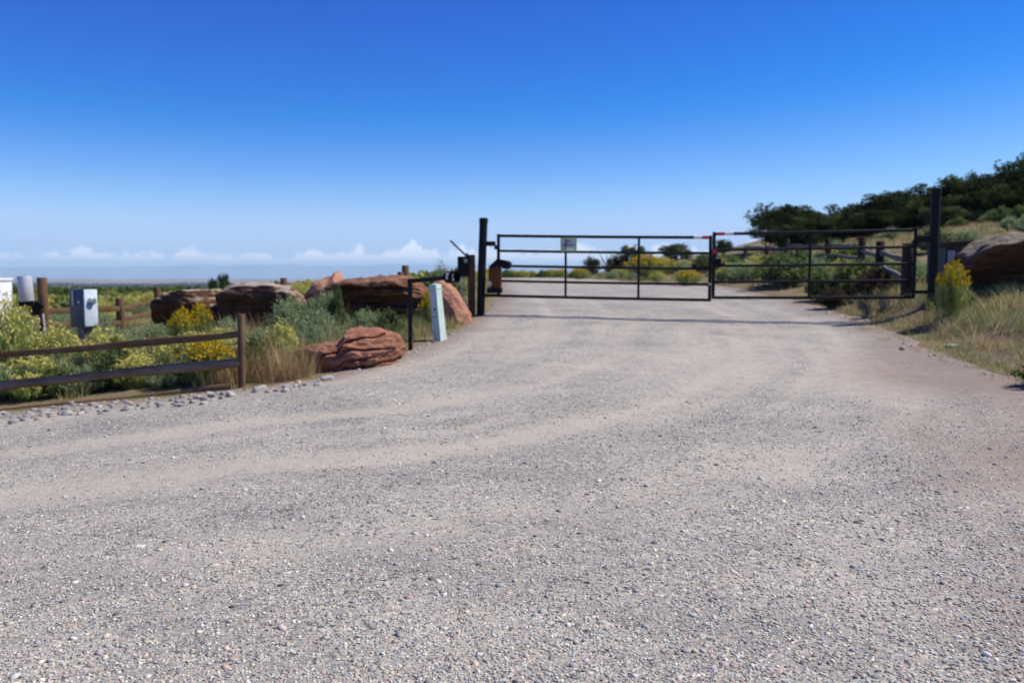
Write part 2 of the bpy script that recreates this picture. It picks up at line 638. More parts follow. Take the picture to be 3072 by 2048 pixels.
def ground_mat():
    m, t, out = new_mat("ground")
    v = coords(t)
    n1 = noise(t, v, .35, 6, .6)
    n2 = noise(t, v, 2.2, 6, .65)
    n3 = noise(t, v, 22, 5, .7)
    near = mix_col(t, n2, (.13, .10, .062), (.30, .225, .14))
    near = mix_col(t, ramp(t, n1, [(.42, 0.0), (.62, .8)]), near, mix_col(t, n3, (.10, .115, .04), (.26, .24, .10)))
    near = mix_col(t, ramp(t, n3, [(.5, 0.0), (.75, .5)]), near, (.34, .28, .19))
    # the meadow a few hundred metres off: olive and yellow green streaks
    vm = coords(t, (1, .35, 1))
    m1 = noise(t, vm, .09, 6, .6)
    m2 = noise(t, vm, .028, 5, .6)
    mead = mix_col(t, ramp(t, m1, [(.35, 0.0), (.62, 1.0)]), (.13, .16, .045), (.36, .34, .085))
    mead = mix_col(t, ramp(t, m2, [(.45, 0.0), (.6, .6)]), mead, (.17, .21, .06))
    # the valley floor kilometres away: pale and brown fields
    vf = coords(t, (.0011, .0004, 1))
    f1 = N(t, 'ShaderNodeTexVoronoi', feature='F1', inp={'Scale': 3.0})
    t.links.new(vf, f1.inputs['Vector'])
    fs = t.nodes.new('ShaderNodeSeparateColor')
    t.links.new(f1.outputs['Color'], fs.inputs[0])
    field = ramp(t, fs.outputs[0], [(0, (.17, .12, .085)), (.3, (.24, .175, .13)), (.5, (.07, .085, .045)), (.65, (.28, .21, .16)), (.85, (.12, .10, .07)), (.95, (.5, .46, .42))], 'CONSTANT')
    sp = t.nodes.new('ShaderNodeSeparateXYZ')
    t.links.new(v, sp.inputs[0])
    yy = sp.outputs[1]
    xx = sp.outputs[0]
    far = ramp(t, math_node(t, 'MULTIPLY', yy, .01), [(.18, 0.0), (.55, 1.0)])
    left = ramp(t, math_node(t, 'MULTIPLY_ADD', xx, .02, .5), [(.45, 1.0), (.65, 0.0)])
    c = mix_col(t, math_node(t, 'MULTIPLY', far, left), near, mead)
    vfar = ramp(t, math_node(t, 'MULTIPLY', yy, .0001), [(.10, 0.0), (.16, 1.0)])
    c = mix_col(t, vfar, c, field)
    # dry slope on the right
    hill = ramp(t, math_node(t, 'MULTIPLY_ADD', xx, .02, .3), [(.46, 0.0), (.60, 1.0)])
    vh = coords(t, (.5, 1, 1))
    slope = mix_col(t, ramp(t, noise(t, vh, .5, 6, .65), [(.38, 0.0), (.62, 1.0)]), (.10, .105, .042), (.29, .23, .14))
    slope = mix_col(t, ramp(t, n3, [(.45, 0), (.75, .5)]), slope, (.17, .10, .065))
    c = mix_col(t, hill, c, slope)
    # reddish dirt beside the road on the right
    dx = math_node(t, 'ABSOLUTE', math_node(t, 'SUBTRACT', xx, 7.6))
    dirt = math_node(t, 'MULTIPLY', ramp(t, dx, [(.0, 1.0), (1.0, 0.0)]), ramp(t, math_node(t, 'MULTIPLY', yy, .02), [(.36, .8), (.44, .2)]))
    c = mix_col(t, dirt, c, mix_col(t, n3, (.12, .065, .045), (.26, .17, .125)))
    principled(t, out, c, .95, 0, .1, bump(t, math_node(t, 'ADD', n2, n3), .8, .06))
    return m


M = {}
M['gravel'] = gravel_mat()
M['ground'] = ground_mat()
M['leaf'] = leaf_mat('leaf', .42)
M['flower'] = leaf_mat('flower', .25)
M['grass'] = leaf_mat('grass_blade', .35)
M['pebble'] = stone_mat('pebble')
M['red_rock'] = rock_mat('red_sandstone', (.17, .068, .042), (.33, .155, .10), (.46, .36, .29), .45, .35)
M['dark_rock'] = rock_mat('dark_sandstone', (.055, .029, .019), (.15, .075, .046), (.44, .375, .31), .85, .58)
M['ledge_rock'] = rock_mat('ledge_sandstone', (.065, .029, .017), (.24, .115, .068), (.42, .32, .25), .6, .4)
M['grey_rock'] = rock_mat('lichen_sandstone', (.055, .030, .018), (.15, .078, .05), (.27, .26, .21), .85, .52)
M['tan_rock'] = rock_mat('tan_sandstone', (.25, .115, .075), (.42, .225, .15), (.50, .40, .30), .4, .3)
M['black'] = metal_mat('black_paint', (.006, .006, .007), .55, .5, 0.0, .22)
M['matt_black'] = metal_mat('matt_black_plastic', (.006, .006, .007), .65, .4, 0, .2)
M['steel'] = metal_mat('galvanised_steel', (.45, .46, .47), .38, .3, .85, .5)
M['grey_tank'] = metal_mat('grey_enamel', (.52, .52, .53), .32, .1, .2, .6)
M['white'] = metal_mat('white_paint', (.72, .73, .74), .45, .12)
M['pale_green'] = metal_mat('pale_green_enamel', (.48, .60, .53), .42, .12)
M['slate'] = metal_mat('slate_enamel', (.045, .060, .085), .42, .3)
M['sunlit_side'] = metal_mat('sunlit_side_enamel', (.55, .64, .70), .45, .15)  # sunlit side of the meter pedestal, its brightness put into a paler colour
M['orange'] = metal_mat('amber_plastic', (.12, .045, .007), .55, .25, 0, .2)
M['red_tape'] = metal_mat('red_tape', (.50, .02, .03), .4, .15)
M['white_tape'] = metal_mat('white_tape', (.72, .70, .68), .4, .1)
M['sign_green'] = metal_mat('sign_green', (.42, .60, .20), .5, .1)
M['sign_face'] = new_mat('sign_face')
_sm, _st, _so = M['sign_face']
_d, _t2, _x = _st.nodes.new('ShaderNodeBsdfDiffuse'), _st.nodes.new('ShaderNodeBsdfTranslucent'), _st.nodes.new('ShaderNodeMixShader')
_d.inputs[0].default_value = (.6, .66, .62, 1)
_t2.inputs[0].default_value = (.6, .68, .62, 1)
_x.inputs[0].default_value = .5
_st.links.new(_d.outputs[0], _x.inputs[1])
_st.links.new(_t2.outputs[0], _x.inputs[2])
_st.links.new(_x.outputs[0], _so.inputs[0])
M['sign_face'] = _sm
M['label_paper'] = metal_mat('label_paper', (.62, .60, .66), .5, .1)
M['solar'] = metal_mat('solar_glass', (.012, .016, .035), .15, .2, 0, .6)
M['rail'] = wood_mat('rail_wood', (.045, .024, .011), (.15, .085, .040), (.20, .14, .085), 'X', .6)
M['rail_grey'] = wood_mat('weathered_rail', (.075, .052, .04), (.27, .175, .10), (.34, .25, .165), 'X', .7)
M['board'] = wood_mat('edging_board', (.10, .06, .03), (.24, .15, .08), (.24, .18, .12), 'X', .3)
M['post'] = wood_mat('post_wood', (.045, .024, .012), (.15, .085, .042), (.21, .15, .10), 'Z', .7)
M['brown_post'] = wood_mat('brown_post', (.05, .025, .012), (.17, .09, .042), (.17, .12, .08), 'Z', .4)
M['old_rail'] = wood_mat('old_split_rail', (.045, .036, .03), (.17, .14, .115), (.26, .24, .22), 'Y', .7)
M['dark_post'] = wood_mat('dark_post', (.016, .010, .007), (.055, .034, .022), (.085, .062, .045), 'Z', .5)
M['bark'] = wood_mat('bark', (.03, .02, .014), (.11, .08, .058), (.16, .14, .12), 'Z', .5)
M['roof_board'] = wood_mat('roof_board', (.03, .017, .011), (.10, .06, .04), (.12, .10, .08), 'X', .3)
M['teal_wall'] = metal_mat('dark_teal_paint', (.060, .085, .090), .6, .3)


# ------------------------------------------------------------------ ground, road, mountains, haze
def sinh_axis(lo, hi, a, dt):
    t0, t1 = math.asinh(lo / a), math.asinh(hi / a)
    return np.sinh(np.linspace(t0, t1, int((t1 - t0) / dt) + 1)) * a


FAR = 30000.0


def ground_z(X, Y):
    d = road_sd(X, Y)
    s = np.clip(d / .45, 0, 1)
    s = s * s * (3 - 2 * s)
    z = height(X, Y) - .12 * s
    return z


gx = sinh_axis(-FAR, FAR, 9.0, .032)
gy = np.concatenate([-sinh_axis(1.0, 500, 9.0, .08)[::-1] , [0.0], sinh_axis(.35, FAR, 14.0, .022)])
g = link('ground', grid_mesh('ground', gx, gy, ground_z, M['ground']))
tag(g, kind='structure')


def road_surface(X, Y):
    d = road_sd(X, Y)
    rut = dust_at(X, Y)
    z = height(X, Y) + np.clip(d * .16, -.12, .012)
    z = z + (.018 * fbm2(X, Y, 1.3, 3, 41) - .022 * (rut - .4)) * np.clip(d / .5, 0, 1)
    return z


rx = np.arange(-16, 16.01, .14)
ry = np.concatenate([np.arange(-2, 20, .12), 20 + np.cumsum(np.linspace(.15, .9, 110))])
road = link('gravel_road', grid_mesh('gravel_road', rx, ry, road_surface, M['gravel'], keep=lambda X, Y: road_sd(X, Y) > -.5,
                                     attrs={'dust': dust_at, 'edge': lambda X, Y: np.clip(.62 * np.clip((X - .27 * Y - .45) / 1.3, 0, 1) * np.clip((9 - Y) / 3, 0, 1) + .35 * fbm2(X, Y, .8, 3, 71) * np.clip((X - .2 * Y) / 2, 0, 1), 0, .7) + np.clip(1 - road_sd(X, Y) / np.where(X > 3, .9 + 3.3 / (1 + np.exp((Y - 12.5) / .8)), .9), 0, 1)}))
tag(road, kind='structure')


def make_mountains():
    azs = np.linspace(R(-48), R(48), 420)
    prof = np.interp(np.degrees(azs), [-48, -31.8, -26, -20, -15, -9, -3, 3, 10, 20, 48], [100, 112, 130, 148, 160, 158, 168, 172, 150, 130, 100])
    p = np.stack([azs * 14, azs * 0, azs * 0], -1)
    prof = prof * (1 + .16 * fbm(p, 5, 4)) + 14 * fbm(p * 5, 4, 9)
    rows, V = [0, .25, .5, .75, 1.0, 1.2], []
    for k, q in enumerate(rows):
        r = 25500 + 3000 * q
        prof_ = prof * 2.42
        hgt = np.where(q <= 1, -46 + (prof_ + 46) * (q ** .75), prof_ * .8)
        hgt = hgt + (0 if k == 0 else 30) * fbm(np.stack([azs * 60, azs * 0 + k * 2.1, azs * 0], -1), 4, 6) * (q < 1)
        V.append(np.stack([np.sin(azs) * r, np.cos(azs) * r, hgt], -1))
    V = np.concatenate(V)
    n = len(azs)
    i = np.arange(len(V)).reshape(len(rows), n)
    F = np.stack([i[:-1, :-1], i[:-1, 1:], i[1:, 1:], i[1:, :-1]], -1).reshape(-1, 4)
    m, t, out = new_mat('mountain_rock_haze_tint')
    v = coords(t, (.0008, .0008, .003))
    c = mix_col(t, noise(t, v, 1.0, 6), (.14, .17, .24), (.27, .29, .36))  # rock colour shifted to blue: distance haze put into the albedo
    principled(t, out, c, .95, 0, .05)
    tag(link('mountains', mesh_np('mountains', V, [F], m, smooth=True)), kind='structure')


make_mountains()

hb = MB()
hb.box((0, 15000, 235), (61000, 31400, 590))
hm, ht, hout = new_mat('haze')
pv = ht.nodes.new('ShaderNodeVolumePrincipled')
pv.inputs['Color'].default_value = (.53, .79, 1.0, 1)
pv.inputs['Density'].default_value = 6.0e-5
pv.inputs['Anisotropy'].default_value = 0.0
ht.links.new(pv.outputs[0], hout.inputs['Volume'])
tag(hb.build('haze', hm), kind='stuff')


# ------------------------------------------------------------------ rocks
def ico_dirs(sub):
    bm = bmesh.new()
    bmesh.ops.create_icosphere(bm, subdivisions=sub, radius=1)
    bm.verts.index_update()
    V = np.array([v.co[:] for v in bm.verts])
    F = np.array([[v.index for v in f.verts] for f in bm.faces])
    bm.free()
    return V, F


ICO = {s: ico_dirs(s) for s in (1, 2, 3, 6, 7)}


def rock_mesh(name, size, mat, seed, k=3.2, strata=.10, layers=6, over=0.0, rough=.10, top=None, tilt=0.0, sub=6, profs=None, fine=.02, chisel=18):
    """a weathered block: size = full width, depth, height; base at z = 0"""
    D, F = ICO[sub]
    r = (np.abs(D) ** k).sum(1) ** (-1 / k)
    P = D * r[:, None]
    sx_, sy_, sz_ = [q / 2 for q in size]
    q = np.stack([P[:, 0] * sx_, P[:, 1] * sy_, P[:, 2] * sz_], -1)
    # beds of uneven thickness, each standing out or worn back
    tz = (P[:, 2] + 1) / 2 + .10 * P[:, 0] * tilt + .05 * fbm(q * 1.3, 2, seed)
    rr = np.random.default_rng(seed)
    cuts = np.sort(rr.random(layers))
    offs = rr.uniform(-1, 1, layers + 1)
    lay = np.zeros(len(tz))
    for i, cz in enumerate(cuts):
        s = 1 / (1 + np.exp(-(tz - cz) / .009))
        lay = lay + s * (offs[i + 1] - offs[i])
    groove = sum(np.exp(-((tz - cz) / .016) ** 2) for cz in cuts)
    side = np.clip(1.15 - np.abs(P[:, 2]) ** 6, 0, 1)
    pert = (lay + offs[0]) * strata * .6 * (.6 + .7 * fbm(q * 2.0 + 9, 2, seed + 3)) - groove * strata * .7
    q[:, 0] *= 1 + pert * side
    q[:, 1] *= 1 + pert * side
    t = (P[:, 2] + 1) / 2
    if over:
        front = np.clip(-P[:, 1] + .3, 0, 1.3)
        q[:, 1] += over * front * np.clip(1 - t * 1.15, 0, 1) ** .8 * size[1]
    if profs:
        u = np.clip(P[:, 0] * .5 + .5 + .12 * fbm(q * 1.7, 2, seed + 31), 0, 1)
        wob = .035 * fbm(q * 2.2 + 3, 2, seed + 32)
        a, b = [np.interp(t + wob, [x for x, y in pr], [y for x, y in pr]) for pr in profs]
        w = u * u * (3 - 2 * u)
        front = np.clip(-P[:, 1] * 1.4 + .25, 0, 1)
        q[:, 1] += (a * (1 - w) + b * w) * front * size[1]
    if top is not None:
        u = np.clip(P[:, 0] * .5 + .5, 0, 1)
        hgt = np.interp(u, [a for a, b in top], [b for a, b in top])
        q[:, 2] = (t * 2 * hgt - 1) * sz_
    rf = np.random.default_rng(seed + 900)
    hs_ = np.array([sx_, sy_, sz_])
    e0, e1 = q.min(0), q.max(0)
    for _ in range(chisel):
        nrm = rf.normal(size=3) * np.array([1, 1, .32])
        nrm /= np.linalg.norm(nrm)
        dd = q @ nrm
        lim = dd.max() * rf.uniform(.80, .97)
        q -= nrm[None] * (np.maximum(0, dd - lim) * .93)[:, None]
    f0, f1 = q.min(0), q.max(0)
    q = (q - f0) / (f1 - f0) * (e1 - e0) + e0
    m = min(size)
    nf = fbm(q / m * 2.1, 5, seed + 5, .55)
    q += D * (nf * rough * m)[:, None]
    nb = np.abs(fbm(q / m * 1.1, 3, seed + 8))
    q -= D * (np.clip(.18 - nb, 0, 1) * rough * m * 1.6)[:, None]
    q += D * (fbm(q / m * np.array([6, 6, 14]), 3, seed + 12) * fine * m)[:, None]
    q[:, 2] += sz_
    return mesh_np(name, q, [F], mat, smooth=True)


def rock(label, x0, x1, y, ztop, zbase, depth, mat, seed, rz=0.0, **kw):
    w, h = x1 - x0, ztop - zbase
    o = link('boulder', rock_mesh('boulder', (w, depth, h), M[mat], seed, **kw))
    o.location = ((x0 + x1) / 2, y, zbase)
    o.rotation_euler = (0, 0, rz)
    return tag(o, label, 'rock')


rock('red layered sandstone boulder lying alone at the gravel edge before the rail post', -3.2, -1.64, 12.0, .86, -.02, 1.15, 'red_rock', 5,
     k=4.2, strata=.20, layers=8, rough=.11, chisel=28, top=[(0, .62), (.22, .72), (.5, .80), (.55, .98), (.9, 1.0), (1, .9)], tilt=-1.5, rz=.10, sub=7, fine=.05,
     profs=[[(0, .0), (.2, .06), (.24, -.02), (.42, .0), (.46, .08), (.52, .02), (.8, .02), (1, .12)], [(0, .06), (.3, .0), (.55, .0), (.66, .05), (.69, .16), (.74, .02), (1, .08)]])
rock('dark sandstone slab with pale sloping top, first rock of the row beside the far fence', -7.38, -6.02, 17.2, 1.36, .2, 1.3, 'dark_rock', 12,
     k=7.0, strata=.08, layers=6, over=.5, rough=.055, rz=-.14, fine=.035, top=[(0, .72), (.3, .9), (.6, .97), (1, 1.0)])
rock('long flat topped dark slab, second rock in the row behind the fence', -6.02, -4.55, 17.0, 1.45, .2, 1.3, 'dark_rock', 23,
     k=8.0, strata=.07, layers=6, over=.5, rough=.05, rz=-.1, fine=.035, top=[(0, .98), (.5, 1.0), (1, .95)])
rock('small purple brown rock wedged right of the long flat slab', -4.85, -4.12, 16.5, 1.36, .35, .8, 'dark_rock', 31, k=2.6, rough=.10, layers=4, over=.2)
rock('reddish rock with a pointed peak in the middle of the rock row', -4.45, -3.3, 17.2, 1.74, .3, 1.2, 'tan_rock', 47, k=2.1, rough=.11, strata=.1,
     top=[(0, .74), (.3, .82), (.62, .90), (.74, 1.06), (.84, .98), (1, .8)], layers=5)
rock('widest overhanging ledge rock with deep dark cracks behind the keypad pole', -3.62, -1.55, 16.6, 1.595, .3, 1.7, 'ledge_rock', 59, k=5.0, strata=.16, layers=9,
     rough=.05, top=[(0, .90), (.25, .97), (.6, 1.0), (1, .97)], tilt=.5, rz=-.12, sub=7, fine=.025,
     profs=[[(0, .5), (.3, .56), (.6, .52), (.8, .36), (.86, .02), (.93, .0), (1, .1)],
            [(0, .40), (.22, .38), (.27, .22), (.33, .22), (.36, .40), (.46, .38), (.50, .14), (.56, .15), (.60, .34), (.68, .30), (.72, .06), (.80, .06), (.83, .24), (.87, .02), (1, .08)]])
rock('smooth tan red boulder leaning toward the black gate post', -1.72, -.80, 16.6, 1.56, .5, 1.1, 'tan_rock', 64, k=2.3, strata=.03, layers=3, rough=.05,
     top=[(0, 1.06), (.3, 1.02), (.6, .82), (.85, .5), (1, .3)])
rock('big overhanging boulder with grey lichen top on the verge beyond the gate post', 8.25, 11.2, 15.9, 2.5, .9, 1.7, 'grey_rock', 73, k=4.0, strata=.14, layers=6,
     over=.75, rough=.07, fine=.03, top=[(0, .60), (.2, .80), (.4, .95), (.7, 1.0), (1, .95)], rz=-.12)


# ------------------------------------------------------------------ black gate, posts, opener, solar set
P_L = Vector((-.69, 17.9, 0))
P_R = Vector((8.1, 15.95, 0))
gd = (P_R - P_L).normalized()
gn = Vector((gd.y, -gd.x, 0))      # towards the camera
if gn.y > 0:
    gn = -gn


def gate_post(base, zt, label, lean=(0, 0), bracket=1):
    zb = hz(base.x, base.y)
    e = empty('gate_post', (base.x, base.y, zb), label, 'gate post')
    m = MB()
    H = zt - zb
    m.tube([(0, 0, -.3), (lean[0] * .5, lean[1] * .5, H * .5), (lean[0], lean[1], H - .02)], .088, 20)
    m.build('pole', M['black'], e, R(40))
    c = MB()
    c.tube([(lean[0], lean[1], H - .10), (lean[0], lean[1], H), (lean[0], lean[1], H + .012)], [.096, .096, .06], 20)
    c.build('cap', M['black'], e, R(40))
    return e, zb, H


gpl, zl, HL = gate_post(P_L, 2.84, 'round black steel gate post beside the leaning tan boulder', (.08, 0))
gpr, zr, HR = gate_post(P_R, 3.27, 'tall black steel gate post on the verge beside yellow bush', (.0, 0))


def gate(A, B, za0, za1, zb0, zb1, uprights, label, tape):
    """A hinge end / left, B right end; za0/za1 bottom/top z at A"""
    e = empty('field_gate', (A.x, A.y, za0), label, 'gate')
    L = (B - A).length
    ux = (B - A).normalized()

    def pt(s, u):
        p = A + ux * (s * L)
        b, t_ = za0 + (zb0 - za0) * s, za1 + (zb1 - za1) * s
        return Vector((p.x - A.x, p.y - A.y, b + (t_ - b) * u - za0))
    for i in range(5):
        m = MB()
        pts = [pt(s, i / 4) + Vector((0, 0, -.006 * math.sin(math.pi * s))) for s in np.linspace(0, 1, 7)]
        m.tube(pts, .031 if i in (0, 4) else .027, 12)
        top_rail = m.build('rail', M['black'], e, R(40))
    for s in (0, 1):
        m = MB()
        m.tube([pt(s, -.02), pt(s, 1.03)], .034, 12)
        m.build('stile', M['black'], e, R(40))
    for s, u0 in uprights:
        m = MB()
        m.tube([pt(s, u0) + gn * .012, pt(s, 1) + gn * .012], .026, 10)
        m.build('upright', M['black'], e, R(40))
    for s0, s1, u, mat in tape:
        m = MB()
        m.tube([pt(s0, u), pt(s1, u)], .034, 12)
        m.build('reflective_tape', M[mat], top_rail, R(40))
    return e, pt


GA, GB = P_L + gd * .41, P_L + gd * 4.83
GC, GD = P_L + gd * 4.90, P_L + gd * 8.67
gate_l, pt_l = gate(GA, GB, 1.185, 2.465, 1.12, 2.385, [(.33, 0), (.675, 0)],
                    'black tube field gate leaf with green bordered sign and red white tape at its end',
                    [(.925, .962, 1.0, 'white_tape'), (.962, .993, 1.0, 'red_tape')])
gate_r, pt_r = gate(GC, GD, 1.17, 2.455, 1.20, 2.49, [(.49, 0)],
                    'black tube field gate leaf hung from the taller post with red patch on its stile',
                    [(.012, .055, 1.0, 'red_tape'), (.055, .10, 1.0, 'white_tape')])
# small latch tape on the stiles
m = MB()
m.box((pt_r(0, .725)) + gn * .0, (.068, .068, .085))
m.build('reflective_tape', M['red_tape'], gate_r)
m = MB()
m.box(pt_l(1, .26), (.066, .066, .06), bev=.008)
m.build('latch', M['steel'], gate_l)
m = MB()
m.box(pt_l(.985, .52) + gd * -.03, (.22, .06, .05), rz=math.atan2(gd.y, gd.x), bev=.01)
m.box(pt_l(.93, .53), (.09, .08, .10), bev=.015)
m.build('latch', M['matt_black'], gate_l)
m = MB()
m.box(pt_r(.02, .56), (.14, .08, .13), bev=.02)
m.tube([pt_r(0, .5), pt_r(.06, .52)], .03, 8)
m.build('latch', M['matt_black'], gate_r)
# hinge brackets, part of each gate post
for base, par, zb, sgn, zs in ((P_L, gpl, zl, 1, (2.28, 1.19)), (P_R, gpr, zr, -1, (2.30, 1.30))):
    for i, z in enumerate(zs):
        m = MB()
        a = Vector((0.03 if sgn > 0 else 0, 0, z - zb))
        b = a + gd * (sgn * .42)
        if i == 0:
            b = a + gd * (sgn * .31)
            m.box((a + b) / 2 + Vector((0, 0, .02)), ((b - a).length, .07, .10), rz=math.atan2(gd.y, gd.x), bev=.008)
            m.box(b + gd * (sgn * .03) + Vector((0, 0, -.06)), (.10, .06, .09), rz=math.atan2(gd.y, gd.x), bev=.01)
        else:
            m.tube([a, b], .035, 10)
        m.build('hinge_bracket', M['black'], par, R(40))

# sign on the left leaf
sp0 = GA + gd * (.333 * 4.42) + gn * .045
sg = empty('notice_sign', (sp0.x + .05, sp0.y, 2.12), 'small green bordered sign reading NO PARKING hung on the black gate', 'sign', rz=math.atan2(gd.y, gd.x))
m = MB()
for c_, d_ in (((0, 0, .0135), (.345, .008, .027)), ((0, 0, .2765), (.345, .008, .027)), ((-.157, 0, .145), (.031, .008, .236)), ((.157, 0, .145), (.031, .008, .236))):
    m.box(c_, d_)
m.build('border', M['sign_green'], sg)
m = MB()
m.add([(-.150, -.002, .02), (.150, -.002, .02), (.150, -.002, .27), (-.150, -.002, .27)], [(0, 1, 2, 3)])
sface = m.build('face', M['sign_face'], sg)


def text_mesh(body, size):
    cu = bpy.data.curves.new('lettering', 'FONT')
    cu.body = body
    cu.size = size
    cu.align_x = 'CENTER'
    cu.extrude = .0012
    cu.offset = size * .02
    o = bpy.data.objects.new('lettering', cu)
    col.objects.link(o)
    dg = bpy.context.evaluated_depsgraph_get()
    me = bpy.data.meshes.new_from_object(o.evaluated_get(dg))
    bpy.data.objects.remove(o)
    return me


bm = bmesh.new()
for body, size, z in (('NO', .075, .185), ('PARKING', .062, .115)):
    me = text_mesh(body, size)
    b2 = bmesh.new()
    b2.from_mesh(me)
    bmesh.ops.transform(b2, matrix=Matrix.Translation((.004, -.0045, z)) @ Matrix.Rotation(R(90), 4, 'X'), verts=b2.verts)
    tmp = bpy.data.meshes.new('t')
    b2.to_mesh(tmp)
    bm.from_mesh(tmp)
    b2.free()
tm = bpy.data.meshes.new('lettering')
bm.to_mesh(tm)
bm.free()
tm.materials.append(M['matt_black'])
link('lettering', tm, sface)
for q in (-.08, .08):
    m = MB()
    m.tube([(q, 0, .27), (q, .02, .335)], .006, 6)
    m.build('tie', M['matt_black'], sg)

# gate opener on the left post
op = empty('gate_opener', (P_L.x + .33, P_L.y - .12, 1.28), 'amber and black gate opener motor mounted on the black gate post', 'gate opener', rz=math.atan2(gd.y, gd.x))
m = MB()
m.box((.0, 0, .30), (.26, .20, .44), bev=.03)
ohouse = m.build('housing', M['orange'], op, R(35))
m = MB()
m.box((-.01, 0, .02), (.30, .25, .12), bev=.02)
m.build('base', M['matt_black'], op, R(35))
m = MB()
m.tube([(-.10, -.02, .50), (.08, -.06, .63), (.30, -.02, .60)], [.05, .07, .05], 10)
m.box((.25, -.02, .55), (.18, .16, .14), bev=.03)
m.tube([(.28, -.02, .60), (.34, -.02, .56)], .06, 10)
m.build('arm', M['matt_black'], op, R(35))
m = MB()
m.box((-.09, -.118, .16), (.07, .012, .10), bev=.004)
m.box((-.08, -.118, .05), (.05, .012, .04), bev=.004)
m.build('lock_plate', M['steel'], ohouse)

# wooden post with control box and solar panel, left of the gate post
wx, wy = -.88, 18.0
wz = hz(wx, wy)
wp = empty('wooden_post', (wx, wy, wz), 'brown wooden post carrying a black control box beside the gate post', 'post')
m = MB()
m.box((.0, 0, .49), (.16, .15, 1.60), bev=.015)
m.build('post', M['brown_post'], wp, R(40))
m = MB()
m.tube([(-.22, -.07, .84), (-.22, -.06, .2), (-.20, -.05, -.1)], .012, 8)
m.tube([(-.22, -.07, .70), (-.21, -.06, .5), (-.12, -.05, .22), (-.02, -.085, .15)], .009, 8)
m.build('conduit', M['steel'], wp, R(40))
cb = empty('control_box', (wx - .17, wy - .03, wz + .82), 'black steel control box fixed to the brown wooden post', 'control box')
m = MB()
m.box((0, 0, .215), (.25, .22, .43), bev=.015)
ccase = m.build('case', M['matt_black'], cb, R(35))
m = MB()
m.box((.055, -.113, .34), (.08, .008, .09))
m.build('sticker', M['sign_face'], ccase)
sp_ = empty('solar_panel', (wx - .16, wy, wz + 1.33), 'small tilted solar panel above the black control box', 'solar panel')
m = MB()
rot = Matrix.Rotation(R(44), 3, 'Y')
m.box((.02 - .12, 0, .09), (.50, .36, .022), rot=rot, bev=.004)
m.build('panel', M['solar'], sp_)
m = MB()
m.box((.02 - .12 - .012, 0, .09 - .014), (.515, .375, .012), rot=rot)
m.build('frame', M['black'], sp_)
m = MB()
m.tube([(.10, 0, -.14), (.06, 0, .0)], .02, 8)
m.build('bracket', M['black'], sp_)

# keypad pole with its arm and round hood
kx, ky = at(410.5, 346, 13.0).x, 13.0
kz = hz(kx, ky)
kp = empty('keypad_pole', (kx, ky, kz), 'black metal keypad pole with horizontal arm and round hood', 'keypad stand')
zt = at(410.5, 279.5, 13.0).z - kz
m = MB()
m.tube([(0, 0, -.2), (0, 0, zt)], .035, 14)
m.build('pole', M['black'], kp, R(40))
m = MB()
e_x = at(447, 277, 13.0).x - kx
m.tube([(-.035, 0, zt - .02), (e_x, .02, zt + .035)], .038, 14)
m.build('arm', M['black'], kp, R(40))
m = MB()
h0, h1 = Vector((e_x - .02, .02, zt + .035)), Vector((e_x + .17, -.07, zt + .05))
m.tube([h0, h0 + (h1 - h0) * .15, h1], [.075, .092, .095], 20, cap=False)
m.tube([h0, h0 + (h1 - h0) * .05], .07, 20)
khood = m.build('hood', M['matt_black'], kp, R(40))
m = MB()
m.tube([h0 + (h1 - h0) * .55, h0 + (h1 - h0) * .62], .085, 20)
m.build('face', M['matt_black'], khood, R(40))
for f_, dz_, w_ in ((.25, .02, .045), (.75, -.01, .025)):
    m = MB()
    m.box(h0 + (h1 - h0) * f_ + Vector((-.015, -.09, dz_)), (w_, .01, .095), bev=.003)
    m.build('reflector', M['white_tape'], khood)

# pale green cable pedestal
px_, py_ = at(440, 337, 13.9).x, 13.9
pz = hz(px_, py_)
pe = empty('cable_pedestal', (px_, py_, pz), 'pale green tapered cable pedestal leaning beside the keypad pole', 'utility pedestal', rz=R(-32))
pe.rotation_euler = (0, R(-6), R(-34))
m = MB()
w0, w1, H = .082, .070, .92
vs_ = [(-w0, -w0, -.1), (w0, -w0, -.1), (w0, w0, -.1), (-w0, w0, -.1), (-w1, -w1, H), (w1, -w1, H), (w1, w1, H), (-w1, w1, H)]
m.add(vs_, [(3, 2, 1, 0), (0, 1, 5, 4), (1, 2, 6, 5), (2, 3, 7, 6), (3, 0, 4, 7)])
pbody = m.build('body', M['pale_green'], pe)
m = MB()
m.add([(-w1 - .008, -w1 - .008, H - .05), (w1 + .008, -w1 - .008, H - .05), (w1 + .008, w1 + .008, H - .05), (-w1 - .008, w1 + .008, H - .05),
       (-w1 - .004, -w1 - .004, H + .02), (w1 + .004, -w1 - .004, H + .02), (w1 + .004, w1 + .004, H + .02), (-w1 - .004, w1 + .004, H + .02), (0, 0, H + .045)],
      [(0, 1, 5, 4), (1, 2, 6, 5), (2, 3, 7, 6), (3, 0, 4, 7), (4, 5, 8), (5, 6, 8), (6, 7, 8), (7, 4, 8), (3, 2, 1, 0)])
m.build('cap', M['pale_green'], pe)
m = MB()
m.box((-.01, -w1 - .0055, .71), (.075, .006, .15))
m.build('sticker', M['label_paper'], pbody)
m = MB()
m.box((.01, -w1 - .0065, .53), (.03, .006, .04))
m.build('warning_plate', M['matt_black'], pbody)


m = MB()
m.box((0, -w0 * .935 - .003, .40), (.13, .008, .010))
m.build('seam', M['slate'], pbody)
m = MB()
m.tube([(.04, -w0 * .92 - .001, .46), (.04, -w0 * .92 - .014, .46)], .012, 6)
m.build('bolt', M['steel'], pbody)


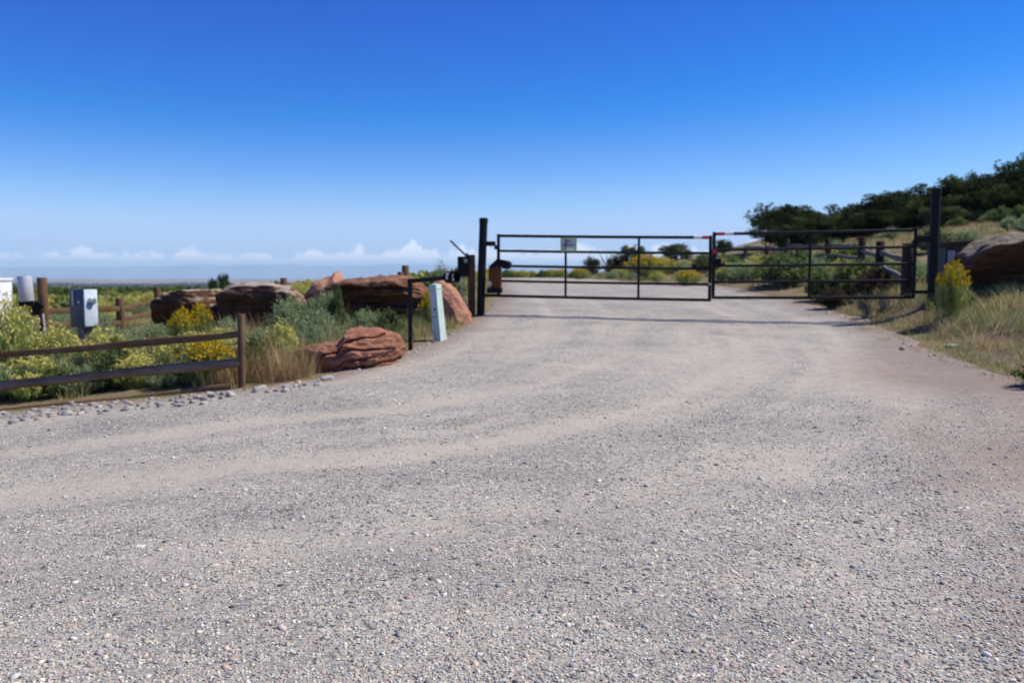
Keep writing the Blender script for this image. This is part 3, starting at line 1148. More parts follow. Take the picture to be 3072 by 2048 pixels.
# ------------------------------------------------------------------ wooden fences
def wobble_rail(m, a, b, hgt, thk, seed, n=14, roll=0.0):
    a, b = Vector(a), Vector(b)
    r = random.Random(seed)
    d = (b - a).normalized()
    side = Vector((0, 0, 1)).cross(d).normalized()
    vs_, fs = [], []
    ph = [r.uniform(0, 6) for _ in range(4)]
    for i in range(n + 1):
        s = i / n
        c = a + (b - a) * s + Vector((0, 0, .010 * math.sin(5 * s + ph[0]) + .006 * math.sin(13 * s + ph[1]))) + side * .008 * math.sin(7 * s + ph[2])
        hh = hgt * (1 + .12 * math.sin(9 * s + ph[3])) / 2
        tt = thk * (1 + .10 * math.sin(11 * s + ph[1])) / 2
        cb_ = .25
        prof = [(-tt, -hh * (1 - cb_)), (-tt * (1 - cb_), -hh), (tt * (1 - cb_), -hh), (tt, -hh * (1 - cb_)),
                (tt, hh * (1 - cb_)), (tt * (1 - cb_), hh), (-tt * (1 - cb_), hh), (-tt, hh * (1 - cb_))]
        for p, q in prof:
            vs_.append(c + side * (p * math.cos(roll) - q * math.sin(roll)) + Vector((0, 0, q * math.cos(roll) + p * math.sin(roll))))
    k = 8
    for i in range(n):
        for j in range(k):
            w = (j + 1) % k
            fs.append((i * k + j, i * k + w, (i + 1) * k + w, (i + 1) * k + j))
    fs.append(tuple(range(k - 1, -1, -1)))
    fs.append(tuple(n * k + j for j in range(k)))
    m.add(vs_, fs)


def post_mesh(m, x, y, z0, z1, w, seed, lean=0.0):
    r = random.Random(seed)
    n = 6
    vs_, fs = [], []
    for i in range(n + 1):
        s = i / n
        hw = w / 2 * (1 - .04 * s + .03 * math.sin(8 * s + seed))
        if i == n:
            hw *= .86
        cx, cy, cz = x + lean * s + .006 * math.sin(5 * s + seed), y, z0 + (z1 - z0) * (s if i < n else 1) - (.02 if i == n - 1 else 0)
        if i == n - 1:
            cz = z1 - .02
        for j in range(8):
            an = math.pi / 8 + j * math.pi / 4
            rr = hw * (1.12 if j % 1 == 0 else 1)
            vs_.append((cx + max(-hw, min(hw, rr * 1.15 * math.cos(an))), cy + max(-hw, min(hw, rr * 1.15 * math.sin(an))), cz))
    for i in range(n):
        for j in range(8):
            w_ = (j + 1) % 8
            fs.append((i * 8 + j, i * 8 + w_, (i + 1) * 8 + w_, (i + 1) * 8 + j))
    fs.append(tuple(n * 8 + j for j in range(8)))
    m.add(vs_, fs)


# front fence
FY = 10.75
fx = at(242.5, 390, FY).x
fb = hz(fx, FY)
ff = empty('wooden_fence', (fx, FY, fb), 'two rail wooden fence with edging board along the near gravel edge', 'fence')


def L(p):
    return (p[0] - fx, p[1] - FY, p[2] - fb)


m = MB()
post_mesh(m, 0, 0, -.3, at(242.5, 313.5, FY).z - fb, .092, 3)
m.build('post', M['post'], ff, R(50))
m = MB()
xl = -7.35
post_mesh(m, xl - fx, -.03, hz(xl, FY) - fb - .3, hz(xl, FY) + .98 - fb, .095, 5)
m.build('post', M['post'], ff, R(50))
for (pa, pb, hgt, thk, mat, sd) in ((at(0, 355.5, FY), at(240, 333, FY), .088, .06, 'rail', 1), (at(0, 385.8, FY - .02), at(240, 361, FY - .02), .108, .075, 'rail_grey', 2),):
    pa, pb = Vector(pa), Vector(pb)
    pa = pa + (pa - pb) * (.75 / (pb - pa).length)
    m = MB()
    wobble_rail(m, L(pa), L(pb), hgt, thk, sd, roll=R(0 if sd == 1 else -24))
    m.build('rail', M[mat], ff, R(50))
m = MB()
pa, pb = Vector(at(0, 411, FY - .16)), Vector(at(232, 387.5, FY - .08))
pa = pa + (pa - pb) * (.75 / (pb - pa).length)
wobble_rail(m, L(pa), L(pb), .095, .09, 9)
m.build('edging_board', M['board'], ff, R(50))

# far left fence, with the tank bracket post
lf = empty('wooden_fence', (-10.8, 19, hz(-10.8, 19)), 'brown post and rail fence running back from the grey tank to the dark rocks', 'fence')
lx, ly, lz = lf.location


def far_post(x, y, z1, w, mat='brown_post', lean=0):
    m = MB()
    post_mesh(m, x - lx, y - ly, hz(x, y) - lz - .2, z1 - lz, w, int(abs(x) * 10), lean)
    m.build('post', M[mat], lf, R(50))


pA = at(43, 277, 19.0)
pB = at(120, 297.5, 21.5)
pC = at(157, 292, 24.5)
far_post(pA.x, 19.0, pA.z, .19, lean=-.03)
far_post(pB.x, 21.5, pB.z, .20)
far_post(pC.x, 24.5, hz(pC.x, 24.5) + 1.05, .17)
pC = Vector((pC.x, 24.5, 0))
for a, b, hh in ((at(30, 311.5, 18.9), at(120, 308, 21.4), .15), (at(44, 324, 18.9), at(120, 323, 21.4), .12),
                 (at(120, 308.5, 21.4), at(157, 301, 24.4), .13), (at(120, 319, 21.4), at(157, 312, 24.4), .12)):
    m = MB()
    wobble_rail(m, a - Vector((lx, ly, lz)), b - Vector((lx, ly, lz)), hh, .07, int(hh * 1000))
    m.build('rail', M['rail'], lf, R(50))
m = MB()
pk = at(21, 299, 18.8) - Vector((lx, ly, lz))
m.tube([pk + Vector((.05, 0, .06)), at(41, 311.5, 18.9) - Vector((lx, ly, lz))], .06, 8)
m.build('brace', M['rail'], lf, R(50))

# grey tank on the fence post brace
tz = at(27, 301, 18.7)
tk = empty('transformer_can', tz, 'grey cylindrical transformer can braced against the tall brown fence post', 'transformer', rz=0)
tk.rotation_euler = (0, R(-4), 0)
hh = at(27, 276.5, 18.7).z - tz.z
m = MB()
rr_ = .155
m.tube([(0, 0, 0), (0, 0, .02), (0, 0, hh - .03), (0, 0, hh)], [rr_ * .93, rr_, rr_, rr_ * .93], 28)
m.build('can', M['grey_tank'], tk, R(30))
m = MB()
m.tube([(0, 0, hh - .005), (0, 0, hh + .02)], rr_ * .9, 28)
m.build('lid', M['grey_tank'], tk, R(30))
m = MB()
m.box((.02, 0, -.05), (.34, .2, .10), bev=.01)
m.box((.22, 0, -.16), (.20, .06, .26), rot=Matrix.Rotation(R(38), 3, 'Y'), bev=.01)
m.build('mount', M['matt_black'], tk)
m = MB()
m.tube([(.34, -.02, -.30), (.36, -.05, -.6), (.36, -.05, -1.1)], .02, 8)
m.build('conduit', M['grey_tank'], tk, R(40))

# white cabinet at the left frame edge
wc = at(4, 300, 17.0)
wcz = hz(wc.x - .2, 17.0)
wce = empty('utility_cabinet', (wc.x - .25, 17.0, wcz), 'white utility cabinet half hidden by the bush at the left edge', 'utility cabinet', rz=R(-20))
tH = at(4, 278.5, 17.0).z - wcz
m = MB()
m.box((0, 0, tH / 2 - .03), (.66, .42, tH - .06), bev=.015)
m.build('case', M['white'], wce, R(35))
m = MB()
m.box((0, 0, tH - .01), (.70, .46, .06), bev=.012)
m.build('lid', M['white'], wce, R(35))
m = MB()
m.box((0, -.216, tH / 2), (.58, .012, tH * .78), bev=.004)
m.build('door', M['grey_tank'], wce, R(35))

# meter pedestal
mp_ = at(85, 331, 15.8)
mz = hz(mp_.x, 15.8)
me_ = empty('meter_pedestal', (mp_.x, 15.8, mz), 'slate blue electric meter pedestal with one sunlit pale face and round meter', 'meter pedestal', rz=R(-26))
mtop = at(85, 289, 15.8).z - mz
m = MB()
m.box((-.03, 0, mtop - .36), (.36, .22, .72), bev=.012)
m.box((-.03, .02, (mtop - .7) / 2), (.20, .16, mtop - .7))
mcase = m.build('case', M['slate'], me_, R(35))
m = MB()
m.box((-.205 - .06, .02, mtop - .36), (.11, .18, .70), bev=.012)
m.build('side_channel', M['slate'], me_, R(35))
m = MB()
m.box((.165, 0.02, mtop - .35), (.028, .28, .70), bev=.008)
mpanel = m.build('meter_panel', M['sunlit_side'], me_, R(35))
m = MB()
m.tube([(.178, .02, mtop - .22), (.24, .02, mtop - .22), (.25, .02, mtop - .22)], [.075, .07, .05], 20)
m.build('meter', M['steel'], mpanel, R(35))
m = MB()
m.box((-.15, -.118, mtop - .16), (.035, .014, .28))
m.build('hinge', M['steel'], mcase)
m = MB()
m.tube([(.01, -.112, mtop - .24), (.01, -.122, mtop - .24)], .03, 14)
m.build('lock', M['grey_tank'], mcase, R(40))

# posts standing behind the rock row
for px, pt_, pb_, Y, w, lab in ((400.5, 271.5, 285, 19.5, .15, 'short brown stub of post just left of the keypad arm behind the ledge rock'),
                                (405.5, 265.0, 285, 20.0, .17, 'taller dark stub of post behind the ledge rock by the keypad arm'),
                                (284, 277.5, 290, 20.5, .15, 'short dark post top behind the gap in the rock row')):
    b = at(px, pb_, Y)
    zb = hz(b.x, Y)
    m = MB()
    post_mesh(m, 0, 0, -.2, at(px, pt_, Y).z - zb, w, int(px))
    o = m.build('wooden_post', M['post'], None, R(50))
    o.location = (b.x, Y, zb)
    tag(o, lab, 'post')

# hillside fence beyond the gate
hf_pts = [(908, 16.7, 233.5), (880.5, 20.6, 236), (861, 24.5, 237), (828, 29.0, 240), (786, 33, 235.5), (767, 38, 246), (745, 44, 246), (716, 53, 250), (687, 61, 249), (671, 68, 252)]
hf = empty('wooden_fence', (at(908, 260, 16.7).x, 16.7, hz(at(908, 260, 16.7).x, 16.7)), 'old grey split rail fence climbing the slope behind the right gate leaf', 'fence')
hx, hy, hzz = hf.location
tops = []
for i, (px, Y, pt_) in enumerate(hf_pts):
    b = at(px, 260, Y)
    zb = hz(b.x, Y)
    ztp = max(at(px, pt_, Y).z, zb + .95)
    ztp = min(ztp, zb + 1.22)
    m = MB()
    post_mesh(m, b.x - hx, Y - hy, zb - hzz - .25, ztp - hzz, .23 if i == 0 else .2, i + 2, .02 * (-1) ** i)
    m.build('post', M['dark_post'], hf, R(50))
    tops.append((b.x, Y, zb, ztp))
for i in range(len(tops) - 1):
    a, b = tops[i], tops[i + 1]
    for f, s in ((.86, 5), (.52, 9)) if i % 3 != 1 else ((.78, 7), (.36, 4)):
        m = MB()
        j = rnd.uniform(-.08, .08)
        wobble_rail(m, (a[0] - hx, a[1] - hy, a[2] + 1.05 * f + j - hzz), (b[0] - hx, b[1] - hy, b[2] + 1.05 * f - j - hzz), .11, .09, i * 3 + s)
        m.build('rail', M['old_rail'], hf, R(50))

# low shelter behind the big lichen boulder
sx0 = at(941, 260, 18.2)
sgz = hz(10.4, 18.4)
sh = empty('low_shed', (10.6, 18.5, sgz), 'low dark teal shed with brown board roof behind the lichen boulder', 'shed', rz=R(-6))
rt = at(944, 242.5, 18.2).z - sgz
m = MB()
m.box((0, 0, rt / 2 - .05), (2.2, 1.0, rt - .02))
swall = m.build('wall', M['teal_wall'], sh)
m = MB()
m.box((0, -.05, rt + .02), (2.5, 1.3, .10), rot=Matrix.Rotation(R(-3.0), 3, 'Y'), bev=.01)
m.build('roof', M['roof_board'], sh)
m = MB()
m.box((-.98, -.53, rt - .30), (.14, .05, .26), bev=.01)
m.build('vent_box', M['grey_tank'], swall)


# ------------------------------------------------------------------ plants
def quads_from(c, u, v):
    """quads centred on c with half axes u, v (N,3)"""
    V = np.stack([c - u - v, c + u - v, c + u + v, c - u + v], 1).reshape(-1, 3)
    F = np.arange(len(V)).reshape(-1, 4)
    return V, F


def rand_dirs(n, g):
    d = g.normal(size=(n, 3))
    return d / np.linalg.norm(d, axis=1)[:, None]


def leaf_quads(c, size, g, aspect=2.2, up=0.0):
    n = len(c)
    u = rand_dirs(n, g)
    u[:, 2] += up
    u /= np.linalg.norm(u, axis=1)[:, None]
    w = np.cross(u, rand_dirs(n, g))
    w /= np.linalg.norm(w, axis=1)[:, None] + 1e-9
    s = np.asarray(size).reshape(-1, 1)
    return quads_from(c, u * s * .5, w * s * .5 / aspect)


def blades(root, h, lean, w, g, curve=.5):
    """root (N,3), h (N), lean (N,2) horizontal tip offset, w (N)"""
    n = len(root)
    a = g.uniform(0, math.pi * 2, n)
    wd = np.stack([np.cos(a), np.sin(a), a * 0], -1) * (w * .5)[:, None]
    L3 = np.concatenate([lean, np.zeros((n, 1))], 1)
    z = np.array([0, 0, 1.0])
    rows = []
    for s, ww in ((0, 1), (.4, .9), (.75, .6), (1, .12)):
        p = root + L3 * (s ** (1 + curve)) + z * (h * (s - .12 * s * s))[:, None]
        rows += [p - wd * ww, p + wd * ww]
    V = np.stack(rows, 1)
    F = []
    base = np.arange(n)[:, None] * 8
    for k in range(3):
        F.append(base + np.array([2 * k, 2 * k + 1, 2 * k + 3, 2 * k + 2]))
    return V.reshape(-1, 3), np.concatenate(F), 8


def tints(n, cols, g, var=.25, per=1):
    cols = np.array(cols)
    c = cols[g.integers(0, len(cols), n)]
    c = c * (1 + g.uniform(-var, var, (n, 1))) * (1 + g.uniform(-.08, .08, (n, 3)))
    return np.repeat(np.clip(c, 0.003, 1), per, 0)


def merge(parts):
    Vs, Fs, Ts, o = [], [], [], 0
    for V, F, T in parts:
        Vs.append(V)
        Fs.append(F + o)
        Ts.append(T)
        o += len(V)
    return np.concatenate(Vs), np.concatenate(Fs), np.concatenate(Ts)


SAGE = [(0.25, 0.338, 0.162), (0.311, 0.392, 0.209), (0.189, 0.27, 0.115), (0.358, 0.419, 0.243)]
RABB = [(0.263, 0.328, 0.087), (0.362, 0.405, 0.131), (0.208, 0.263, 0.077), (0.438, 0.448, 0.187)]
GRN = [(.115, .165, .050), (.150, .195, .070), (.085, .130, .042), (.170, .200, .090)]
YEL = [(.55, .38, .015), (.62, .46, .02), (.48, .34, .02), (.40, .33, .04)]
PALEYEL = [(0.63, 0.555, 0.15), (0.54, 0.51, 0.165), (0.69, 0.6, 0.21), (0.45, 0.45, 0.135)]
TAN = [(0.517, 0.388, 0.201), (0.633, 0.489, 0.273), (0.431, 0.309, 0.159), (0.575, 0.416, 0.215)]
TWIG = [(.13, .095, .065), (.18, .14, .10)]
JUN = [(.034, .050, .018), (.050, .068, .024), (.068, .084, .028), (.026, .040, .015)]
JUN2 = [(.065, .088, .036), (.085, .108, .044), (.050, .068, .030)]


def shrub_meshes(kind, seed, g_h=1.0):
    """shrub 1 m tall and about 1.2 m wide; returns foliage, optional flowers"""
    g = np.random.default_rng(seed)
    pal = {'sage': SAGE, 'rabbit': RABB, 'green': GRN, 'pale': [tuple(min(.6, c * 1.25) for c in q) for q in RABB], 'brown': [(.075, .058, .036), (.10, .075, .045), (.06, .052, .03)]}[kind]
    n = 150
    a = g.uniform(0, 2 * math.pi, n)
    rr = np.sqrt(g.random(n)) * .62
    lob = 1 + .18 * np.sin(a * 3 + seed) + .12 * np.sin(a * 5 + seed * 2)
    dome = {'rabbit': .42, 'pale': .5}.get(kind, .62)
    tip = np.stack([np.cos(a) * rr * lob, np.sin(a) * rr * lob, (1 - dome * (rr / .62) ** 2) * g.uniform(.74, 1.05, n)], -1)
    root = tip * (np.array([.32, .32, 0]) if kind in ('rabbit', 'pale') else np.array([.15, .15, 0])) + np.array([0, 0, -.05])
    st = blades(root, tip[:, 2] + .05, (tip - root)[:, :2], np.full(n, .012), g, .35)
    parts = [(st[0], st[1], tints(n, TWIG if kind in ('sage', 'brown') else pal, g, .3, 8))]
    # leaves along the upper part of each stem
    k = {'sage': 46, 'rabbit': 30, 'green': 34, 'pale': 30, 'brown': 30}[kind]
    s = g.uniform(.38, 1.03, (n, k))
    p = root[:, None] + (tip - root)[:, None] * np.stack([s ** 1.35, s ** 1.35, s - .12 * s * s + .06], -1)
    p = p + g.normal(0, .034, p.shape)
    p = p.reshape(-1, 3)
    p = p[p[:, 2] > .02]
    if kind == 'sage':
        V, F = leaf_quads(p, g.uniform(.03, .065, len(p)), g, 3.4, 1.3)
        parts.append((V, F, tints(len(p), pal, g, .3, 4)))
    elif kind in ('sage', 'green', 'brown'):
        V, F = leaf_quads(p, g.uniform(.035, .075, len(p)), g, 1.9, .8)
        parts.append((V, F, tints(len(p), pal, g, .3, 4)))
    else:
        V, F = leaf_quads(p, g.uniform(.05, .10, len(p)), g, 7.0, 1.5)
        parts.append((V, F, tints(len(p), pal, g, .3, 4)))
    V, F, T = merge(parts)
    fol = mesh_np('foliage', V, [F], M['leaf'], tint=T)
    fl = None
    if kind in ('rabbit', 'pale'):
        m_ = tip[tip[:, 2] > (.62 if kind == 'rabbit' else .5)]
        nf_ = 18 if kind == 'rabbit' else 11
        c = np.repeat(m_, nf_, 0) + g.normal(0, 1, (len(m_) * nf_, 3)) * np.array([.040, .040, .026]) + np.array([0, 0, .01])
        V, F = leaf_quads(c, g.uniform(.022, .042, len(c)), g, 1.2)
        fl = mesh_np('flower_heads', V, [F], M['flower'], tint=tints(len(c), YEL if kind == 'rabbit' else PALEYEL, g, .2, 4))
    return fol, fl


PROTO = {}
for kind in ('sage', 'rabbit', 'green', 'pale', 'brown'):
    PROTO[kind] = [shrub_meshes(kind, 100 + 7 * i + len(kind)) for i in range(3)]
SHRUB_NAME = {'sage': 'sagebrush', 'rabbit': 'rabbitbrush', 'green': 'green_shrub', 'pale': 'rabbitbrush', 'brown': 'brown_shrub'}


def shrub(kind, x, y, ztop, width, label, group=None, seed=0, h=None):
    zb = hz(x, y)
    hh = h if h is not None else max(.2, ztop - zb)
    fol, fl = PROTO[kind][seed % 3]
    e = empty(SHRUB_NAME[kind], (x, y, zb), label, 'shrub', group, rz=rnd.uniform(0, 6.28))
    e.scale = (width / 1.25, width / 1.25, hh / 1.0)
    link('foliage', fol, e)
    if fl is not None:
        link('flower_heads', fl, e)
    return e


def shrub_px(kind, px0, px1, ptop, Y, label, group=None, seed=0):
    a, b = at(px0, ptop, Y), at(px1, ptop, Y)
    return shrub(kind, (a.x + b.x) / 2, Y, a.z, b.x - a.x, label, group, seed)


# the ones that stand out
shrub_px('sage', 262, 318, 291, 15.4, 'big grey green sagebrush mound below the dark slab rocks', seed=1)
shrub_px('sage', 300, 348, 286, 15.6, 'tall sagebrush against the pointed reddish rock', seed=2)
shrub_px('sage', 288, 346, 306, 14.0, 'broad low sagebrush behind the alone layered boulder', seed=0)
shrub_px('green', 328, 346, 284, 15.4, 'bright green shrub at the left corner of the wide ledge rock', seed=1)
shrub_px('sage', 345, 392, 306, 15.0, 'sagebrush filling the dark hollow under the wide ledge rock', seed=2)
shrub_px('green', 375, 405, 306, 14.6, 'green shrub just left of the keypad pole', seed=0)
shrub_px('rabbit', 419, 440, 292, 15.2, 'vivid yellow rabbitbrush glimpsed between keypad pole and green pedestal', seed=1)
shrub_px('rabbit', 168, 196, 309, 14.6, 'yellow flowered rabbitbrush in front of the first dark slab', seed=0)
shrub_px('rabbit', 188, 212, 304, 14.9, 'taller yellow rabbitbrush in front of the first dark slab', seed=2)
shrub_px('pale', -22, 34, 297, 12.6, 'large pale yellow rabbitbrush at the left edge hiding the white cabinet', seed=1)
shrub_px('pale', 30, 80, 325, 12.8, 'pale yellow rabbitbrush under the slate meter pedestal', seed=2)
shrub_px('pale', 75, 130, 328, 12.5, 'spreading pale rabbitbrush right of the meter pedestal foot', seed=0)
shrub_px('sage', 86, 126, 315, 14.6, 'grey sagebrush between meter pedestal and short fence post', seed=1)
shrub_px('green', 1019, 1085, 346, 9.9, 'dark green shrub added for the shadow at the right edge of the frame', seed=1)  # added to stand in for a shadow cast from outside the frame
shrub_px('green', 96, 140, 334, 11.7, 'dark green shrub pressed against the near fence rails', seed=2)
shrub_px('pale', 262, 300, 321, 12.0, 'yellow topped rabbitbrush right of the near fence post', seed=2)
shrub_px('rabbit', 937, 971, 263, 14.6, 'golden rabbitbrush beside the tall gate post and lichen boulder', seed=0)
shrub_px('sage', 427, 455, 258.5, 22.5, 'rounded pale green bush on the skyline behind the keypad hood', seed=1)
shrub_px('green', 410, 470, 270, 21.0, 'broad green bush behind the leaning tan boulder', seed=2)
shrub_px('rabbit', 626, 664, 254, 46.0, 'large yellow rabbitbrush below the lone juniper past the gate', seed=1)
shrub_px('rabbit', 640, 680, 257, 49.0, 'second large yellow rabbitbrush below the lone juniper past the gate', seed=2)
shrub_px('rabbit', 673, 703, 270, 31.0, 'yellow rabbitbrush seen through the end of the signed gate leaf', seed=0)
shrub_px('rabbit', 761, 797, 266, 26.0, 'yellow rabbitbrush seen through the middle of the other gate leaf', seed=1)
shrub_px('rabbit', 569, 589, 268, 54.0, 'small yellow rabbitbrush at the road bend beyond the gate', seed=2)
shrub_px('green', 690, 716, 251, 44.0, 'round green shrub behind the gap between the gate leaves', seed=0)
shrub_px('green', 712, 748, 253, 41.0, 'wide green shrub on the slope below the small conifer', seed=1)
shrub_px('brown', 603, 630, 252, 60.0, 'dark brown bare looking shrub beside the lone juniper', seed=0)
for i, (a, b, t_, Y, kd) in enumerate(((806, 838, 266, 20.5, 'green'), (832, 866, 258, 20.0, 'green'), (852, 892, 264, 18.9, 'brown'), (878, 912, 262, 19.3, 'green'), (815, 850, 284, 18.6, 'brown'))):
    shrub_px(kd, a, b, t_, Y, ['dark shrub behind the middle upright of the right gate leaf', 'taller green shrub behind the lower rails of the right gate leaf',
                               'brown tangled shrub right behind the right gate leaf', 'green shrub at the foot of the thick brown post',
                               'low brown shrub at the road edge behind the right gate leaf'][i], seed=i)
# scrub: the ones nothing tells apart
zones = [('sage', 'low grey green sagebrush in the scrub between near fence and rock row', 'sagebrush between near fence and rocks', 32, (-9.5, -3.2, 11.6, 16.0), (.35, .55)),
         ('pale', 'pale yellow flowering rabbitbrush in the scrub behind the near fence', 'rabbitbrush behind the near fence', 15, (-10.5, -3.4, 11.2, 15.2), (.38, .55)),
         ('green', 'green shrub growing in the scrub behind the near fence rails', 'green shrubs behind the near fence', 12, (-9.0, -3.6, 11.1, 13.0), (.3, .5)),
         ('sage', 'sagebrush dotted over the dry slope beneath the junipers', 'sagebrush on the dry slope', 40, (9.5, 34, 22, 58), (.45, .8)),
         ('pale', 'pale rabbitbrush beside the road past the gate', 'rabbitbrush past the gate', 26, (6.6, 12, 19, 60), (.45, .75)),
         ('sage', 'sagebrush beside the road past the gate', 'sagebrush past the gate', 26, (5.5, 12.5, 19, 66), (.45, .8)),
         ('rabbit', 'yellow rabbitbrush along the far crest of the road', 'rabbitbrush on the road crest', 12, (-4, 6, 82, 92), (.8, 1.15)),
         ('green', 'green bush along the far crest of the road', 'green bushes on the road crest', 14, (-5, 8, 80, 96), (.8, 1.2)),
         ('green', 'leafy green shrub in the thicket behind the right gate leaf', 'green thicket behind the right gate leaf', 14, (7.3, 13.5, 18.5, 34), (.6, 1.1)),
         ('green', 'green scrub oak bush dotted over the dry slope', 'green bushes on the dry slope', 26, (11, 34, 24, 56), (.5, .95)),
         ('pale', 'yellow green rabbitbrush in the meadow past the rock row', 'rabbitbrush in the meadow', 36, (-24, -5, 21, 42), (.45, .7)),
         ('sage', 'sagebrush in the meadow past the rock row', 'sagebrush in the meadow', 30, (-26, -3, 20, 48), (.45, .75))]
for kind, lab, grp, cnt, (x0, x1, y0, y1), (h0, h1) in zones:
    k = 0
    tries = 0
    while k < cnt and tries < 4000:
        tries += 1
        y = math.exp(rnd.uniform(math.log(y0), math.log(y1)))
        x = rnd.uniform(x0, x1)
        if road_sd(np.array([x]), np.array([y]))[0] > -.55:
            continue
        if y0 < 12 and (abs(y - FY) < .5 or (-3.6 < x < -1.3 and y < 13.2)):
            continue
        if 16 < y < 18.2 and -8 < x < -.5:
            continue
        h = rnd.uniform(h0, h1)
        shrub(kind, x, y, 0, h * rnd.uniform(1.3, 1.9), lab, grp, rnd.randrange(3), h=h)
        k += 1


# a ragged row of them pressed against the rails
for i in range(17):
    x = -7.9 + i * .27 + rnd.uniform(-.1, .1)
    kd = ('pale', 'green', 'sage', 'sage', 'rabbit')[i % 5] if i % 5 != 4 or i > 10 else 'green'
    lab = {'pale': 'pale flowering rabbitbrush in the row pressed against the near fence rails', 'green': 'deep green shrub in the row pressed against the near fence rails',
           'sage': 'small sagebrush in the row pressed against the near fence rails', 'rabbit': 'yellow rabbitbrush in the row pressed against the near fence rails'}[kd]
    y = FY + rnd.uniform(.38, .75)
    h = rnd.uniform(.32, .62)
    shrub(kd, x, y, 0, h * rnd.uniform(1.2, 1.7), lab, kd + ' shrubs against the rails', i % 3, h=h)


# ---- grass (stuff)
def grass_object(name, pts, hgt, pal, seed, per=22, spread=.07, wid=.006, lean=.45):
    g = np.random.default_rng(seed)
    n = len(pts)
    P = np.repeat(pts, per, 0)
    H = np.repeat(hgt, per) * g.uniform(.5, 1.1, n * per)
    off = g.normal(0, spread, (n * per, 2))
    root = np.stack([P[:, 0] + off[:, 0], P[:, 1] + off[:, 1], P[:, 0] * 0], -1)
    root[:, 2] = height(root[:, 0], root[:, 1]) - .02
    tl = np.repeat(g.normal(0, .25, (n, 2)), per, 0)
    ln = (off / spread * .16 + tl * .4 + g.normal(0, .12, (n * per, 2))) * H[:, None] * lean * 2
    V, F, k = blades(root, H, ln, np.full(n * per, wid) * g.uniform(.7, 1.4, n * per), g)
    cols = np.array(pal)[g.integers(0, len(pal), n)]
    T = np.repeat(np.repeat(cols, per, 0) * g.uniform(.7, 1.3, (n * per, 1)), k, 0)
    o = link(name, mesh_np(name, V, [F], M['grass'], tint=np.clip(T, .004, 1)))
    return tag(o, kind='stuff')


def scatter(n, x0, x1, y0, y1, cond, seed):
    g = np.random.default_rng(seed)
    x = g.uniform(x0, x1, n)
    y = g.uniform(y0, y1, n)
    k = cond(x, y)
    return np.stack([x[k], y[k]], -1)


GREENGRASS = [(0.218, 0.277, 0.084), (0.319, 0.336, 0.126), (0.168, 0.235, 0.067), (0.403, 0.378, 0.168)]
MIXED = GREENGRASS + TAN[:3]
off_road = lambda d: (lambda x, y: road_sd(x, y) < -d)
p = scatter(2600, -11, -1.0, 10.85, 17.5, lambda x, y: (road_sd(x, y) < -.25) & ~((x > -3.3) & (x < -1.5) & (y > 11.2) & (y < 12.7)) & (y > FY + .10) & ((y > 11.4) | (np.sin(x * 7.3) + np.sin(x * 3.1 + 1) > .9)), 1)
g0 = np.random.default_rng(5)
grass_object('scrub_grass', p, g0.uniform(.14, .42, len(p)), MIXED + SAGE[:2], 2, 20, .06)
p = scatter(420, -4.2, -2.6, 10.9, 12.2, lambda x, y: (road_sd(x, y) < -.15) & ~((x > -3.25) & (x < -1.5) & (y > 11.3)), 3)
grass_object('tall_dry_grass', p, g0.uniform(.25, .75, len(p)), TAN + [(.34, .2, .11), (.2, .2, .08)], 4, 9, .05, .005, .4)
p = scatter(420, -10.5, -2.8, 11.3, 16.2, lambda x, y: (road_sd(x, y) < -.3) & ~((x > -3.4) & (y < 12.9)), 31)
grass_object('dry_stalks', p, g0.uniform(.35, .75, len(p)), TAN + [(.42, .36, .20), (.34, .22, .12)], 32, 10, .06, .005, .45)
p = scatter(230, -2.2, -.7, 12.9, 16.5, lambda x, y: (road_sd(x, y) < -.12), 6)
grass_object('roadside_grass', p, g0.uniform(.08, .3, len(p)), TAN + GREENGRASS[:2], 7, 16, .06)
p = scatter(1150, 6.2, 13, 9.0, 19, lambda x, y: (road_sd(x, y) < -.12), 8)
k_ = road_sd(p[:, 0], p[:, 1])
grass_object('verge_grass', p, g0.uniform(.10, .36, len(p)) * np.clip(.45 - k_ * .6, .45, 1.25), TAN[:2] + GREENGRASS + [(.24, .27, .15), (.38, .36, .22), (.46, .42, .27), (.30, .32, .18)], 9, 48, .10, .007, .95)
p = scatter(5200, 6.0, 45, 17.5, 75, lambda x, y: (road_sd(x, y) < -.2), 10)
grass_object('slope_grass', p, g0.uniform(.15, .42, len(p)), TAN + GREENGRASS, 11, 12, .16, .014, .5)
p = scatter(3600, -30, -.5, 18, 55, lambda x, y: (road_sd(x, y) < -.2), 12)
grass_object('meadow_grass', p, g0.uniform(.15, .38, len(p)), GREENGRASS + TAN[:1] + [(.26, .25, .06)], 13, 12, .16, .014, .5)


p = scatter(520, 5.0, 8.6, 7.6, 18, lambda x, y: (np.abs(road_sd(x, y) - .12) < .34), 51)
p = np.concatenate([p, scatter(420, -12, -.6, 9.6, 17.5, lambda x, y: (np.abs(road_sd(x, y) - .02) < .22) & (g0.random(len(x)) > .5), 52)])
grass_object('edge_tufts', p, g0.uniform(.04, .15, len(p)), TAN[:3] + GREENGRASS[:2], 53, 16, .05, .006, 1.0)


